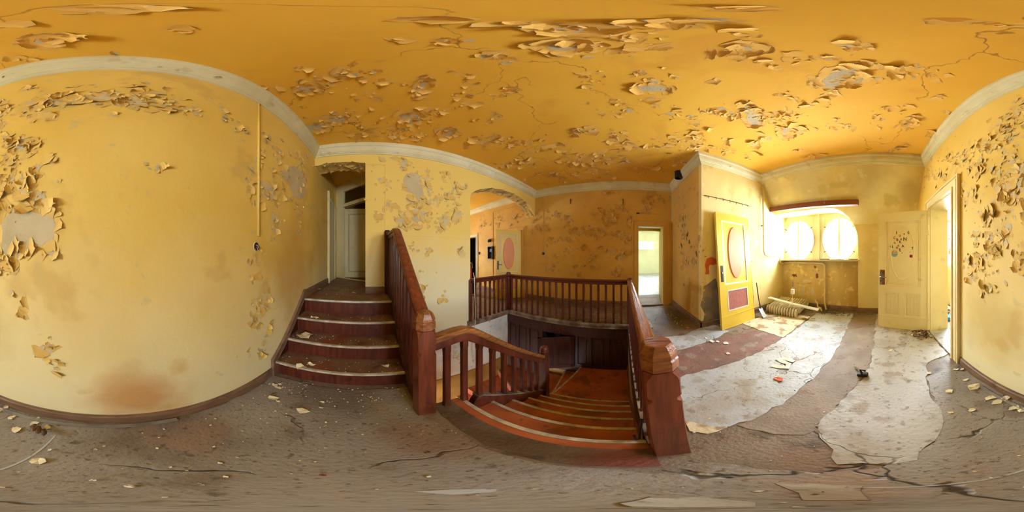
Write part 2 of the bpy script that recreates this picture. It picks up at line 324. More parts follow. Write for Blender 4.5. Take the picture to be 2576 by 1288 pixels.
# main windows: frame with two oval openings
fr = thing('window_1', None, None, (0, 0, 0)); fr['kind'] = 'structure'
def ell(cx, cz, rx, rz, n=40): return [(cx+rx*cos(2*pi*i/n), cz+rz*sin(2*pi*i/n)) for i in range(n)]
ovs = [(2.045, 1.725, .435, .51), (.945, 1.72, .415, .505)]
YF = -3.80
o = MB().plate(rect(nx0-.2, XK+.06, 1.15, 2.42), [ell(*q) for q in ovs], fY(YF), 0, -.045).build('window_frame', CREAMW, fr)
for (cx, cz, rx, rz) in ovs:
    rim = MB(); a = ell(cx, cz, rx+.035, rz+.035, 48); b = ell(cx, cz, rx, rz, 48); c = ell(cx, cz, rx-.02, rz-.02, 48)
    rim.loft([[(x, YF, z) for x, z in a], [(x, YF+.022, z) for x, z in [(p[0]*.6+q[0]*.4, p[1]*.6+q[1]*.4) for p, q in zip(a, b)]], [(x, YF+.01, z) for x, z in b], [(x, YF-.02, z) for x, z in c], [(x, YF-.045, z) for x, z in c]], caps=False)
    rim.build('oval_rim', CREAMW, fr, smooth=True)
    MB().box(cx-.028, cx+.028, YF-.05, YF+.012, cz-rz, cz+rz).build('mullion', CREAMW, fr, bevel=.006)
    g = MB(); g.plate(ell(cx, cz, rx-.005, rz-.005), [], fY(YF-.03), 0, -.004); g.build('pane', gl, fr)
    for a in (35, 145, 215, 325):
        x, z = cx+(rx+.005)*cos(radians(a)), cz+(rz+.005)*sin(radians(a)); d = Vector((cos(radians(a)), 0, sin(radians(a))))
        MB().tube([Vector((x, YF+.015, z))-d*.045, Vector((x, YF+.02, z))+d*.045], .009, 6).build('catch', BLACK, fr)
    for sx in (-1, 1):
        p = MB()
        for (xa, xb, za, zb) in ((cx+sx*.36, cx+sx*.43, cz+.36, cz+.56), (cx+sx*.36, cx+sx*.43, cz-.49, cz-.36)):
            p.box(min(xa, xb), max(xa, xb), YF, YF+.008, za, zb)
        p.build('corner_panel', CREAMW, fr, bevel=.004)
MB().box(1.44, 1.51, YF, YF+.03, 1.19, 2.38).build('centre_post', CREAMW, fr, bevel=.006)
portal((2.045, YF-.12, 1.725), NORTH, .9, 1.04); portal((.945, YF-.12, 1.72), NORTH, .86, 1.04)
sill = MB().plate([(.43, -3.84), (XK, -3.84), (XK, -3.52), (.43, -3.52)], [], fZ(1.19), 0, .035).build('window_sill', CREAMW, fr, bevel=.008)
# ------------------------------------------------------------------ cornice, baseboards, casings
CP = [(0, 3.086), (.016, 3.088), (.02, 3.108), (.034, 3.112), (.036, 3.126), (.05, 3.135), (.07, 3.165), (.082, 3.205), (.084, 3.222), (.096, 3.228), (.106, 3.248), (.108, 3.296)]
room = [(XW, -2.8), (XW, YN), (XE, YN), (XE, YP), (XK, YP), (XK, -2.8)]
def inset(poly, p):
    out = []; n = len(poly)
    for i in range(n):
        a, b, c = Vector(poly[i-1]), Vector(poly[i]), Vector(poly[(i+1) % n])
        d1 = (b-a).normalized(); d2 = (c-b).normalized(); n1 = Vector((d1.y, -d1.x)); n2 = Vector((d2.y, -d2.x))
        out.append(b+(n1+n2)*p/(1+n1.dot(n2)))
    return out
rings = [(inset(room, p), z) for p, z in CP]
for i in range(6):
    j = (i+1) % 6
    m = MB(); A = [(r[i].x, r[i].y, z) for r, z in rings]; B = [(r[j].x, r[j].y, z) for r, z in rings]
    for k in range(len(A)-1): m.add([A[k], B[k], B[k+1], A[k+1]], [(0,1,2,3)])
    struct(m.build('trim_%d' % (i+3), CORN))
m = MB()
for k in range(len(CP)-1): m.add([(XE-CP[k][0], 2.79, CP[k][1]), (XE-CP[k][0], 7.2, CP[k][1]), (XE-CP[k+1][0], 7.2, CP[k+1][1]), (XE-CP[k+1][0], 2.79, CP[k+1][1])], [(0,1,2,3)])
struct(m.build('trim_9', CORN))
def bb(name, x0, y0, x1, y1, nx, ny, h=.11, t=.02, z=0):
    d = Vector((x1-x0, y1-y0)); pr = [(0, 0), (t, 0), (t, h*.78), (t*.55, h*.86), (t*.55, h), (0, h)]
    m = MB(); A = [(x0+nx*a, y0+ny*a, z+b) for a, b in pr]; B = [(x1+nx*a, y1+ny*a, z+b) for a, b in pr]
    m.loft([A, B]); return struct(m.build(name, BASEB))
bb('baseboard_west', XW, -1.476, XW, 1.22, 1, 0); bb('baseboard_west', XW, -3.58, XW, -2.66, 1, 0)
bb('baseboard_east', XE, -.26, XE, 2.82, -1, 0, .14); bb('baseboard_east', XE, 3.85, XE, 5.1, -1, 0, .14)
bb('baseboard_pier_side', XK-.02, YP, XE, YP, 0, 1, .13); bb('baseboard_pier', XK, -3.6, XK, YP+.02, -1, 0, .13)
bb('baseboard_south', XW, -3.58, .46, -3.58, 0, 1, .12); bb('baseboard_parapet', .46, -3.68, XK, -3.68, 0, 1, .12)
bb('baseboard_hall', XW, 1.98, XW, 3.3, 1, 0, .11, .02, LAND); bb('baseboard_north', -.024, YN, .30, YN, 0, -1, .10, .02, LAND)
# sloping skirting beside the upper steps
m = MB(); pr = [(1.22, 0), (1.285, 0), (1.30, .2), (2.03, .80), (2.03, .86), (1.98, .86), (1.22, .23)]
m.plate(pr, [], lambda u, v, d: (XW+d, u, v), 0, .028); struct(m.build('baseboard_steps', BASEB, bevel=.004))
def casing(name, ax, v, sg, a0, a1, zt, wd, mat_, zb=0.0):
    """stepped door casing on plane ax=v facing sg, around opening a0..a1 up to zt"""
    m = MB(); f = (fX if ax == 'X' else fY)(v)
    t0 = 0
    for w, t in ((wd, .022), (wd*.68, .034), (wd*.2, .046)):
        m.plate([(a0-w, zb), (a0, zb), (a0, zt), (a1, zt), (a1, zb), (a1+w, zb), (a1+w, zt+w), (a0-w, zt+w)], [], f, sg*t0, sg*t); t0 = t
    if wd > .1: m.plate([(a0-wd, zb), (a0-wd*.86, zb), (a0-wd*.86, zt+wd*.86), (a1+wd*.86, zt+wd*.86), (a1+wd*.86, zb), (a1+wd, zb), (a1+wd, zt+wd), (a0-wd, zt+wd)], [], f, sg*.022, sg*.04)
    return m.build(name, mat_, None, bevel=.004)
struct(casing('trim_10', 'X', XW, 1, -2.50, -1.645, 2.09, .155, CREAM))
struct(casing('trim_11', 'X', XE, -1, -1.03, -.387, 2.08, .15, P_EAST))
struct(casing('trim_12', 'X', XE, -1, 2.93, 3.71, 2.11, .12, P_EAST)); struct(casing('trim_13', 'X', XE, -1, 5.17, 5.94, 2.09, .10, CREAMW))
struct(casing('trim_14', 'X', 5.2, -1, -1.2, -.33, 2.12, .08, DYEL))
# west door lining and worn sill
m = MB(); m.box(-1.12, XW, -2.512, -2.49, 0, 2.1); m.box(-1.12, XW, -1.66, -1.638, 0, 2.1); m.box(-1.12, XW, -2.512, -1.638, 2.08, 2.102); struct(m.build('trim_15', CREAM))
m = MB(); m.box(-1.12, XW+.02, -2.49, -1.66, 0, .025); struct(m.build('trim_16', LINO, bevel=.006))
m = MB(); m.box(XE-.03, XE+.26, -1.03, -.385, 0, .03); struct(m.build('trim_17', BRNF, bevel=.006))
m = MB(); m.box(XE+.0, XE+.25, -1.045, -1.02, 0, 2.09); m.box(XE, XE+.25, -.395, -.38, 0, 2.09); m.box(XE, XE+.25, -1.045, -.38, 2.075, 2.09); struct(m.build('trim_18', CREAM))
# hall: casing and panelling at the left, diagonal door frame with transom
m = MB(); m.box(XW, XW+.03, 3.3, 3.42, LAND, 2.75); m.box(XW+.03, XW+.045, 3.302, 3.33, LAND, 2.748); struct(m.build('trim_19', CREAM, bevel=.005))
m = MB(); m.box(XW, XW+.02, 3.421, 4.25, LAND, 2.62); m.box(XW+.02, XW+.035, 3.43, 4.24, 2.55, 2.61); m.box(XW+.02, XW+.03, 3.95, 4.05, LAND, 2.55); struct(m.build('trim_20', CREAM, bevel=.005))
P0 = Vector((-.70, 4.18)); P1 = Vector((.55, 3.09)); dd = (P1-P0).normalized(); nn2 = Vector((-dd.y, dd.x))
def fD(u, v, d): q = P0+dd*u+nn2*d; return (q.x, q.y, v)
LD = (P1-P0).length
m = MB(); m.plate(rect(-.25, LD+.15, LAND, 3.3), [rect(.13, 1.05, LAND+.01, 2.58), rect(.13, 1.05, 2.66, 3.03)], fD, 0, .07)
struct(m.build('trim_21', CREAM, bevel=.006))
m = MB(); m.plate(rect(.10, 1.08, 2.58, 2.66), [], fD, -.02, .05); struct(m.build('trim_22', CREAM, bevel=.006))
w2 = thing('window_2', None, None); w2['kind'] = 'structure'
MB().plate(rect(.13, 1.05, 2.66, 3.03), [], fD, .03, .034).build('pane', gl, w2)
d4 = thing('door_4', None, None, (-.60, 4.16, LAND+.015)); d4['kind'] = 'structure'
m = MB(); m.box(0, .82, 0, .035, 0, 1.80); m.build('leaf', CREAM, d4, bevel=.004, local=True)
m = MB(); m.plate(rect(.12, .70, .14, 1.66), [rect(.15, .67, .17, 1.63)], lambda u, v, d: (u, d, v), 0, -.012); m.build('panel_moulding', CREAMW, d4, bevel=.003, local=True)
# ------------------------------------------------------------------ upper flight of steps
RISE = .185; YT = [1.265, 1.505, 1.745, 1.985]
st = thing('staircase', 'four brown steps with metal nosings rising to the hall', 'stairs', (-.25, 1.25, 0))
for i, y in enumerate(YT):
    z = RISE*(i+1); y1 = YT[i+1] if i < 3 else 2.03
    MB().box(XW, .30, y+.022, y+.05, RISE*i, z-.03).build('riser', WOOD, st)
    if i < 3: MB().box(XW, .30, y, y1+.03, z-.03, z).build('tread', TREAD, st, bevel=.006)
    else: MB().box(XW, .30, y, 2.05, z-.03, z+.002).build('tread', TREAD, st, bevel=.006)
    n = MB(); n.sweep([(XW+.005, y-.002, z+.001), (.30, y-.002, z+.001)], [(.020, .003), (-.004, .003), (-.006, -.018), (-.002, -.018), (0, -.001), (.020, -.001)], (0, 1, 0)); n.build('nosing', NOSE, st)
m = MB(); m.plate([(1.25, 0), (1.30, .19), (2.02, .79), (2.06, .79), (2.06, 0)], [], lambda u, v, d: (XW+d, u, v), .002, .016); m.build('wall_string', WOODD, st)
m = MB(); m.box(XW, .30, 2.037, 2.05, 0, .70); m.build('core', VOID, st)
m = MB(); m.plate([(1.0, 0), (YN, 0), (YN, .78), (2.0, .78), (1.93, .72), (1.24, .17), (1.0, .0)][:6]+[(1.0, .01)], [], lambda u, v, d: (u and .30+d, u, v), 0, .055); m.build('stringer', WOODD, st, bevel=.004)
# ------------------------------------------------------------------ descending flight
XT = [.605+.24*i for i in range(6)]
ds = thing('staircase', 'orange lino steps with pale nosings going down the stairwell', 'stairs', (.6, .4, 0))
MB().box(.53, .605, -.10, .935, -.03, .006).build('tread', OLINO, ds, bevel=.004)
for i in range(6):
    z = -RISE*i
    if i: MB().box(XT[i-1]-.03, XT[i], -.088, .865, z-.03, z).build('tread', OLINO, ds, bevel=.005)
    MB().box(XT[i]-.035, XT[i]-.015, -.088, .865, z-RISE, z-.02).build('riser', WOODD, ds)
    n = MB(); y1 = .93 if i == 0 else .865
    n.sweep([(XT[i]+.002, -.085, z+.007*(i == 0)+.001), (XT[i]+.002, y1, z+.007*(i == 0)+.001)], [(-.026, .004), (.004, .004), (.006, -.02), (.001, -.02), (0, -.001), (-.026, -.001)], (1, 0, 0)); n.build('nosing', NOSE, ds)
zl = -RISE*6
MB().plate([(1.77, -.088), (2.88, -.088), (2.88, .775), (1.74, .95), (1.74, .865)], [], fZ(zl), 0, -.10).build('landing', OLINO, ds)
pv = (1.74, .95); ends = [(2.88, .775), (2.88, 1.08), (2.88, 1.75), (2.55, 2.45), (1.74, 2.45)]
for k in range(4):
    a, b = ends[k], ends[k+1]; pl = [pv, a, b] if k != 2 else [pv, a, (2.88, 2.45), b]
    MB().plate(pl, [], fZ(zl-RISE*(k+1)), 0, -.19).build('winder', OLINO, ds)
    q = Vector(a)-Vector(pv); nrm = Vector((q.y, -q.x)).normalized()*.03
    MB().plate([pv, a, (a[0]+nrm.x, a[1]+nrm.y), (pv[0]+nrm.x, pv[1]+nrm.y)], [], fZ(zl-RISE*k+.004), 0, -.022).build('nosing', NOSE, ds)
for k in range(6):
    MB().box(1.74-.24*(k+1), 1.76-.24*k, .95, 2.45, zl-RISE*(k+5)-.19, zl-RISE*(k+5)).build('tread', OLINO, ds)
# wall string on the right of the flight, curb string on the left
m = MB(); m.plate([(.57, -.02), (.62, .0), (1.98, -1.04), (2.88, -1.02), (2.88, -.25), (2.88, -1.2), (1.8, -1.2), (.57, -.26)], [], lambda u, v, d: (u, -.088+d, v), 0, .02)
m = MB(); m.plate([(.56, -.24), (.56, .0), (.66, .0), (1.98, -1.0), (2.88, -1.0), (2.88, -1.15), (1.80, -1.15)], [], lambda u, v, d: (u, -.089+d, v), 0, .022); m.build('stringer', BASEB, ds, bevel=.004)
m = MB(); m.plate([(.60, -.25), (2.88, -.25), (2.88, 0), (.60, 0)], [], lambda u, v, d: (u, -.091+d, v), 0, .012); m.build('fascia', WOODD, ds)
m = MB(); m.plate([(.58, -.30), (.70, .0), (.74, .0), (1.72, -.755), (1.72, -1.2)], [], lambda u, v, d: (u, .865+d, v), 0, .055); m.build('stringer', WOOD, ds, bevel=.003)
m = MB(); m.sweep([(.70, .892, .004), (.74, .892, .004), (1.66, .892, -.708)], [(-.036, 0), (.036, 0), (.036, .014), (-.036, .014)], (0, 1, 0)); m.build('curb_cap', DUST, ds)
# dark panelling on the far side of the well
pn = thing('wood_panelling', 'dark stained wood panelling lining the far side of the stairwell', 'panelling', (2.9, 1.1, -1.2))
MB().plate(rect(-.09, YN, -1.3, -.02), [rect(.88, 1.55, -1.12, -.33)], fX(2.905), 0, .02).build('backboard', WOODD, pn)
m = MB().box(2.875, 2.906, -.09, YN, -.30, -.02); m.build('rail', WOODD, pn, bevel=.004)
MB().box(2.88, 2.906, -.09, .88, -1.12, -1.02).build('rail', WOODD, pn, bevel=.004); MB().box(2.88, 2.906, 1.55, YN, -1.7, -1.05).build('rail', WOODD, pn, bevel=.004)
for y in (-.09, .24, .56, .82, 1.55, 1.86, 2.14, 2.40):
    MB().box(2.882, 2.906, y, y+.065, -1.12, -.28).build('stile', WOODD, pn, bevel=.004)
for y in (.02, .35, .66, 1.66, 1.96, 2.24):
    MB().box(2.892, 2.907, y, y+.15, -1.0, -.36).build('panel', WOODD, pn, bevel=.008)
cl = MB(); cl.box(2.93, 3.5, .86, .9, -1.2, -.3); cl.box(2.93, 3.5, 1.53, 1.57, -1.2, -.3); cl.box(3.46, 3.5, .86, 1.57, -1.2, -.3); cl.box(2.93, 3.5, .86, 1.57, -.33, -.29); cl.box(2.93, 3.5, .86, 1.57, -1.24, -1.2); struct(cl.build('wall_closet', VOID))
ang = atan2(1.47-.885, 2.54-2.87)
cdn = thing('cupboard_door', 'half-height panelled wooden cupboard door standing ajar in the stairwell', 'door', (2.87, .885, -1.10), (0, 0, ang))
m = MB(); m.box(0, .67, -.012, .012, 0, .79); m.build('leaf', WOODD, cdn, local=True)
for x0, x1, z0, z1 in ((0, .67, .70, .80), (0, .67, 0, .10), (0, .08, 0, .8), (.59, .67, 0, .8), (.30, .37, .08, .72)):
    MB().box(x0, x1, -.02, .02, z0, z1).build('rail' if x1-x0 > z1-z0 else 'stile', WOODD, cdn, bevel=.004, local=True)
# ------------------------------------------------------------------ railings
CAPW = mat('worn_cap_wood', (156, 96, 50), (116, 62, 32), 7, .36, bump=.25, bs=12, grain=(7, 2, 7), spots=[((84, 42, 22), 6, .58, .6)])
def newel(parent, x, y, zb, zt, hw=.053, lean=(0, 0), m=WOODL, notch=True):
    def ring(z, h, c):
        t = (z-zb)/max(.01, zt-zb); ox, oy = x+lean[0]*t, y+lean[1]*t
        return [(ox+sx, oy+sy, z) for sx, sy in ((h-c, -h), (h, -h+c), (h, h-c), (h-c, h), (-h+c, h), (-h, h-c), (-h, -h+c), (-h+c, -h))]
    zc = zt-.115; M_ = MB(); secs = [(zb, .003)]
    if notch: secs += [(zc-.20, .004), (zc-.185, .004), (zc-.172, .018), (zc-.155, .018), (zc-.142, .005), (zc-.05, .006), (zc-.03, .010), (zc-.012, .02), (zc, .026)]
    else: secs += [(zc-.06, .004), (zc, .012)]
    M_.loft([ring(z, hw, c) for z, c in secs]); s = M_.build('newel_post', m, parent)
    M_ = MB(); c = hw*.55
    M_.loft([ring(zc, hw*.92, c*.8), ring(zc+.006, hw*1.0, c), ring(zc+.010, hw*1.10, c*1.05), ring(zc+.050, hw*1.10, c*1.05), ring(zc+.056, hw*1.02, c), ring(zc+.062, hw*1.02, c), ring(zc+.066, hw*1.08, c*1.05), ring(zc+.080, hw*1.06, c*1.05), ring(zt-.004, hw*.84, c*.9), ring(zt, hw*.76, c*.85)])
    M_.build('newel_cap', CAPW if notch else m, parent); return s
RP = [(-.032, -.085), (.032, -.085), (.036, -.05), (.028, -.04), (.040, -.03), (.041, -.012), (.028, .0), (-.028, .0), (-.041, -.012), (-.040, -.03), (-.028, -.04), (-.036, -.05)]
def rail(parent, pts, side, m=WOODH, prof=None, d=.045):
    top = [(-.030, -.045), (.030, -.045), (.036, -.040), (.042, -.030), (.043, -.012), (.034, -.002), (.018, .002), (-.018, .002), (-.034, -.002), (-.043, -.012), (-.042, -.030), (-.036, -.040)]
    M_ = MB(); M_.sweep(pts, top, side); r = M_.build('handrail', m, parent)
    low = [(-.024, -.045-d), (.024, -.045-d), (.030, -.045-d+.008), (.030, -.052), (.024, -.045), (-.024, -.045), (-.030, -.052), (-.030, -.045-d+.008)]
    M_ = MB(); M_.sweep(pts, low, side); M_.build('under_rail', WOOD, parent); return r
def baluster(parent, x, y, z0, z1, axis='Y', hw=.019, m=WOOD):
    M_ = MB(); c = .006
    def ring(z, h, c, dz=0): return [(x+sx, y+sy, z) for sx, sy in ((h-c, -h), (h, -h+c), (h, h-c), (h-c, h), (-h+c, h), (-h, h-c), (-h, -h+c), (-h+c, -h))]
    M_.loft([ring(z0, hw, .001), ring(z0+.05, hw, .001), ring(z0+.065, hw, c), ring(z1-.09, hw, c), ring(z1-.075, hw, .001), ring(z1, hw, .001)])
    return M_.build('baluster', m, parent)
r1 = thing('stair_railing', 'reddish wooden railing climbing beside the short flight to the hall', 'railing', (.33, .89, 0))
newel(r1, .325, .885, 0, .975, .054)
rail(r1, [(.335, .93, .955), (.335, 1.20, 1.16), (.335, 1.74, 1.575), (.335, 1.80, 1.615), (.335, 1.88, 1.64), (.335, 2.40, 1.645)], (1, 0, 0), WOODL)
newel(r1, .305, 2.425, LAND, 1.70, .04, m=WOODD, notch=False)
for k in range(11):
    y = 1.04+.125*k; zr = .955+(y-.93)*.768 if y < 1.8 else 1.64
    baluster(r1, .335, y, max(.0, .17+(y-1.24)*.79) if y < 1.98 else .78, zr-.07)
r2 = thing('stair_railing', 'short curved railing dropping from the left newel into the stairwell', 'railing', (.4, .89, 0))
pts = [(.375, .89, .79), (.46, .89, .805), (.54, .89, .815), (.60, .89, .813), (.67, .89, .79), (.76, .89, .728), (.87, .89, .64), (1.13, .89, .425), (1.45, .89, .165), (1.65, .89, .01)]
RP2 = [(-.03, -.105), (.03, -.105), (.034, -.06), (.028, -.052), (.042, -.04), (.043, -.012), (.028, .0), (-.028, .0), (-.043, -.012), (-.042, -.04), (-.028, -.052), (-.034, -.06)]
rail(r2, pts, (0, 1, 0), WOODH, d=.06)
newel(r2, 1.69, .885, -1.11, .125, .045, m=WOOD, notch=False)
def zrail(x):
    for a, b in zip(pts[:-1], pts[1:]):
        if a[0] <= x <= b[0]: return a[2]+(b[2]-a[2])*(x-a[0])/(b[0]-a[0])
    return pts[-1][2]
for k in range(9):
    x = .475+.13*k; baluster(r2, x, .892, 0 if x < .74 else -.02-.78*(x-.74), zrail(x)-.085, hw=.021)
r3 = thing('stair_railing', 'long worn railing running back from the big near newel post', 'railing', (.52, -.14, 0))
newel(r3, .512, -.150, 0, 1.0, .056, lean=(.012, .038))
rail(r3, [(.55, -.115, .885), (2.88, -.118, .885)], (0, 1, 0))
for k in range(17): baluster(r3, .66+.131*k, -.118, .03, .82)
MB().sweep([(.56, -.118, .03), (2.88, -.118, .03)], [(-.03, -.03), (.03, -.03), (.03, 0), (-.03, 0)], (0, 1, 0)).build('bottom_rail', DUST, r3)
r4 = thing('stair_railing', 'straight railing along the far side of the stairwell before the orange wall', 'railing', (2.9, 1.2, 0))
newel(r4, 2.905, -.118, 0, .915, .045, m=WOOD, notch=False)
rail(r4, [(2.905, -.07, .885), (2.905, 2.44, .885)], (1, 0, 0), WOOD)
for k in range(18): baluster(r4, 2.905, .03+.137*k, .03, .82)
m = MB(); m.sweep([(2.90, -.16, .035), (2.90, 2.44, .035)], [(-.055, -.1), (.04, -.1), (.04, -.02), (.03, 0), (-.045, 0), (-.06, -.02), (-.06, -.05), (-.045, -.06)], (1, 0, 0)); m.build('bottom_rail', DUST, r4)
r5 = thing('stair_railing', 'short railing across the arched opening beyond the stairwell', 'railing', (2.3, 2.45, 0))
newel(r5, 2.905, 2.46, 0, .935, .05, m=WOOD, notch=False)
rail(r5, [(1.80, 2.45, .885), (2.87, 2.45, .885)], (0, 1, 0), WOOD)
for k in range(8): baluster(r5, 1.92+.128*k, 2.45, .03, .82)
MB().box(1.775, 1.83, 2.42, 2.49, -.02, .86).build('end_post', WOOD, r5, bevel=.004)
m = MB(); m.sweep([(1.74, 2.44, .035), (2.9, 2.44, .035)], [(-.04, -.1), (.05, -.1), (.05, -.02), (.04, 0), (-.05, 0), (-.055, -.02), (-.055, -.05), (-.04, -.06)], (0, 1, 0)); m.build('bottom_rail', DUST, r5)
# ------------------------------------------------------------------ doors
def door_leaf(t, w, h, kind):
    """panelled leaf in local coords x 0..w, z 0..h, front face at y = -.02"""
    body = CREAM if kind == 'cream' else DYEL
    sw = .125; top = h-.14; mid0, mid1 = h*.335, h*.385; bot = h*.115
    fm = lambda u, v, d: (u, d, v)
    holes = [rect(sw, w-sw, mid1, top)]
    if kind == 'leaning': holes.append(rect(sw+.04, w-sw-.03, bot+.08, mid0))
    else: holes += [rect(sw, w/2-.05, bot+.02, mid0-.02), rect(w/2+.05, w-sw, bot+.02, mid0-.02)]
    MB().plate(rect(0, w, 0, h), holes, fm, -.02, .02).build('leaf', body, t, bevel=.005, local=True)
    MB().plate(rect(sw-.005, w-sw+.005, mid1-.005, top+.005), [], fm, -.007, .007).build('upper_panel', body, t, local=True)
    trim = WHT if kind != 'cream' else CREAM
    def frame(n, a, b, c, d, wd, y, m_): MB().plate(rect(a, b, c, d), [rect(a+wd, b-wd, c+wd, d-wd)], fm, y, -.004).build(n, m_, t, bevel=.003, local=True)
    frame('panel_moulding', sw, w-sw, mid1, top, .022, -.018 if kind != 'cream' else -.022, trim)
    if kind == 'cream': frame('panel_moulding', sw+.05, w-sw-.05, mid1+.05, top-.05, .012, -.012, trim)
    cx, cz, rx, rz = w/2, (mid1+top)/2, .165 if kind != 'cream' else .20, (top-mid1)*(.41 if kind != 'cream' else .40)
    if kind != 'cream':
        M_ = MB(); M_.loft([[(x, -.006, z) for x, z in ell(cx, cz, rx+.012, rz+.012)], [(x, -.026, z) for x, z in ell(cx, cz, rx, rz)]], caps=True); M_.build('oval_panel', SALM, t, local=True)
    else:
        M_ = MB(); M_.loft([[(x, y, z) for x, z in ell(cx, cz, rx+a, rz+a, 48)] for a, y in ((.016, -.006), (.010, -.016), (.0, -.016), (-.008, -.008))], caps=False); M_.build('oval_moulding', CREAM, t, smooth=True, local=True)
    for (a, b), (c, d) in [((p[0][0], p[1][0]), (p[0][1], p[2][1])) for p in holes[1:]]:
        if kind == 'leaning':
            n = 26; st_ = (b-a)/n; M_ = MB()
            for k in range(n): M_.box(a+st_*k+.001, a+st_*(k+.72), -.012, 0, c, d)
            M_.box(a, b, -.004, .006, c, d); M_.build('grille_panel', PINK, t, local=True); frame('panel_moulding', a-.004, b+.004, c-.004, d+.004, .02, -.022, WHT)
        else:
            M_ = MB(); M_.box(a, b, -.007, .007, c, d); n = 9
            for k in range(n): M_.box(a+.02+(b-a-.04)*k/n+.002, a+.02+(b-a-.04)*(k+1)/n-.002, -.011, 0, c+.02, d-.02)
            M_.build('lower_panel', SALM if kind == 'corridor' else CREAM, t, local=True); frame('panel_moulding', a, b, c, d, .016, -.02, trim)
    M_ = MB(); M_.box(.0, w, -.026, -.018, bot-.012, bot); M_.build('kick_moulding', body, t, bevel=.003, local=True)
def lever(t, x, z, m_, s=1, plate=(.022, .12)):
    p = MB().box(x-plate[0], x+plate[0], -.027, -.019, z-plate[1], z+plate[1]).build('lock_plate', m_, t, bevel=.003, local=True)
    MB().tube([(x, -.02, z+.02), (x, -.07, z+.02), (x+s*.02, -.075, z+.02), (x+s*.11, -.072, z+.018)], .009, 8).build('handle', m_, p, smooth=True, local=True)
    MB().tube([(x, -.018, z-.06), (x, -.032, z-.06)], .009, 10).build('keyhole', BLACK, p, local=True)
# cream door hinged on the west wall, swung into the room
dv = Vector((.005-(-.79), -2.86-(-2.535))); ang = atan2(-dv.y, -dv.x)   # local +x from free edge to hinge
d1 = thing('door_1', None, None, (.005, -2.86, .012), (0, 0, ang)); d1['kind'] = 'structure'; d1.rotation_euler[2] = atan2(.325, -.795)
WD = dv.length
door_leaf(d1, WD, 2.05, 'cream')
lever(d1, .055, .92, STEEL); MB().box(.035, .125, -.0215, -.0195, .80, 1.06).build('wood_patch', WOODH, d1, local=True)
for z in (.28, 1.72): MB().tube([(WD+.004, -.026, z-.09), (WD+.004, -.026, z), (WD+.004, -.026, z+.09)], .012, 8).build('hinge', CREAM, d1, smooth=True, local=True)
def sticker(poly, m_, name='sticker', y=-.0085): return MB().plate(poly, [], lambda u, v, d: (u, d, v), y, y+.0012).build(name, m_, d1, local=True)
sx = lambda p: .125+(p-190)/575*(WD-.25)          # crop pixel on the door face to door coordinates
sz = lambda q: 1.91-(q-262)*.00099*1.0
INK = mat('dark_letter_ink', (62, 38, 34), (84, 58, 46), 60, .6, bump=0); PLUM = mat('plum_letter_ink', (104, 34, 44), (84, 28, 40), 60, .6, bump=0); DKRED = mat('red_sticker_ink', (200, 52, 40), (160, 40, 60), 90, .6, bump=0)
for (x, y, ch_, h_, c) in ((384, 480, 'I', 30, 0), (580, 488, 'E', 24, 0), (436, 538, 'O', 19, 1), (508, 508, '4', 16, 0), (347, 568, 'C', 22, 1), (396, 602, 'B', 24, 2), (460, 590, 'o', 22, 0), (520, 594, 'N', 32, 0), (360, 655, 'C', 17, 0), (442, 642, 'K', 22, 0), (303, 720, 'N', 27, 0), (418, 706, 'Y', 20, 0), (487, 712, 'A', 24, 2), (380, 752, '*', 36, 1), (444, 776, 'E', 26, 0), (642, 752, '7', 24, 0), (472, 820, '-', 24, 0), (598, 808, '-', 20, 0)):
    cu = bpy.data.curves.new('letter_sticker', 'FONT'); cu.body = ch_; cu.size = h_*.0026; cu.align_x = 'CENTER'; cu.extrude = .0006; cu.offset = .0016; cu.materials.append((INK, DKRED, PLUM)[c])
    o = bpy.data.objects.new('letter_sticker', cu); COL.objects.link(o); o.parent = d1; o.location = (sx(x), -.0082, sz(y)-h_*.0009); o.rotation_euler = (pi/2, rnd.uniform(-.35, .35), 0)
cx, cz, rr = sx(347), sz(838), .058
st1 = sticker([(cx+rr*cos(t*pi/12), cz+rr*1.02*sin(t*pi/12)) for t in range(24)], LBLUE, 'round_sticker')
SUN = mat('orange_sticker_ink', (244, 178, 40), (240, 160, 34), 9, .6, bump=0)
m = MB()
for off in (-.03, .022): m.plate([(cx+off-.03, cz+.0), (cx+off+.005, cz+.0), (cx+off+.035, cz+.042), (cx+off, cz+.042)], [], lambda u, v, d: (u, d, v), -.0095, -.0084)
m.build('sticker_print', SUN, st1, local=True)
m = MB()
for off in (-.034, .018): m.plate([(cx+off-.012, cz+.012), (cx+off-.007, cz+.010), (cx+off+.022, cz+.030), (cx+off+.018, cz+.033)], [], lambda u, v, d: (u, d, v), -.0102, -.0095)
m.build('sticker_stroke', RUST, st1, local=True)
def text(body, size, parent, m_, loc, rot=(pi/2, 0, 0)):
    cu = bpy.data.curves.new('lettering', 'FONT'); cu.body = body; cu.size = size; cu.align_x = 'CENTER'; cu.extrude = .0004; cu.materials.append(m_)
    o = bpy.data.objects.new('lettering', cu); COL.objects.link(o); o.parent = parent; o.location = loc; o.rotation_euler = rot; return o
text('Wir lassen', .022, st1, BLACK, (cx, -.0092, cz-.018)); text('los!', .022, st1, BLACK, (cx, -.0092, cz-.042))
cx, cz = sx(616), sz(882); st2 = sticker([(cx-.026, cz-.02), (cx+.024, cz-.027), (cx+.028, cz+.02), (cx-.022, cz+.027)], DKRED, 'square_sticker')
MB().plate([(cx-.02, cz-.018), (cx+.004, cz-.02), (cx+.004, cz+.004), (cx-.006, cz+.012), (cx-.018, cz+.004)], [], lambda u, v, d: (u, d, v), -.0096, -.0084).build('sticker_print', BLACK, st2, local=True)
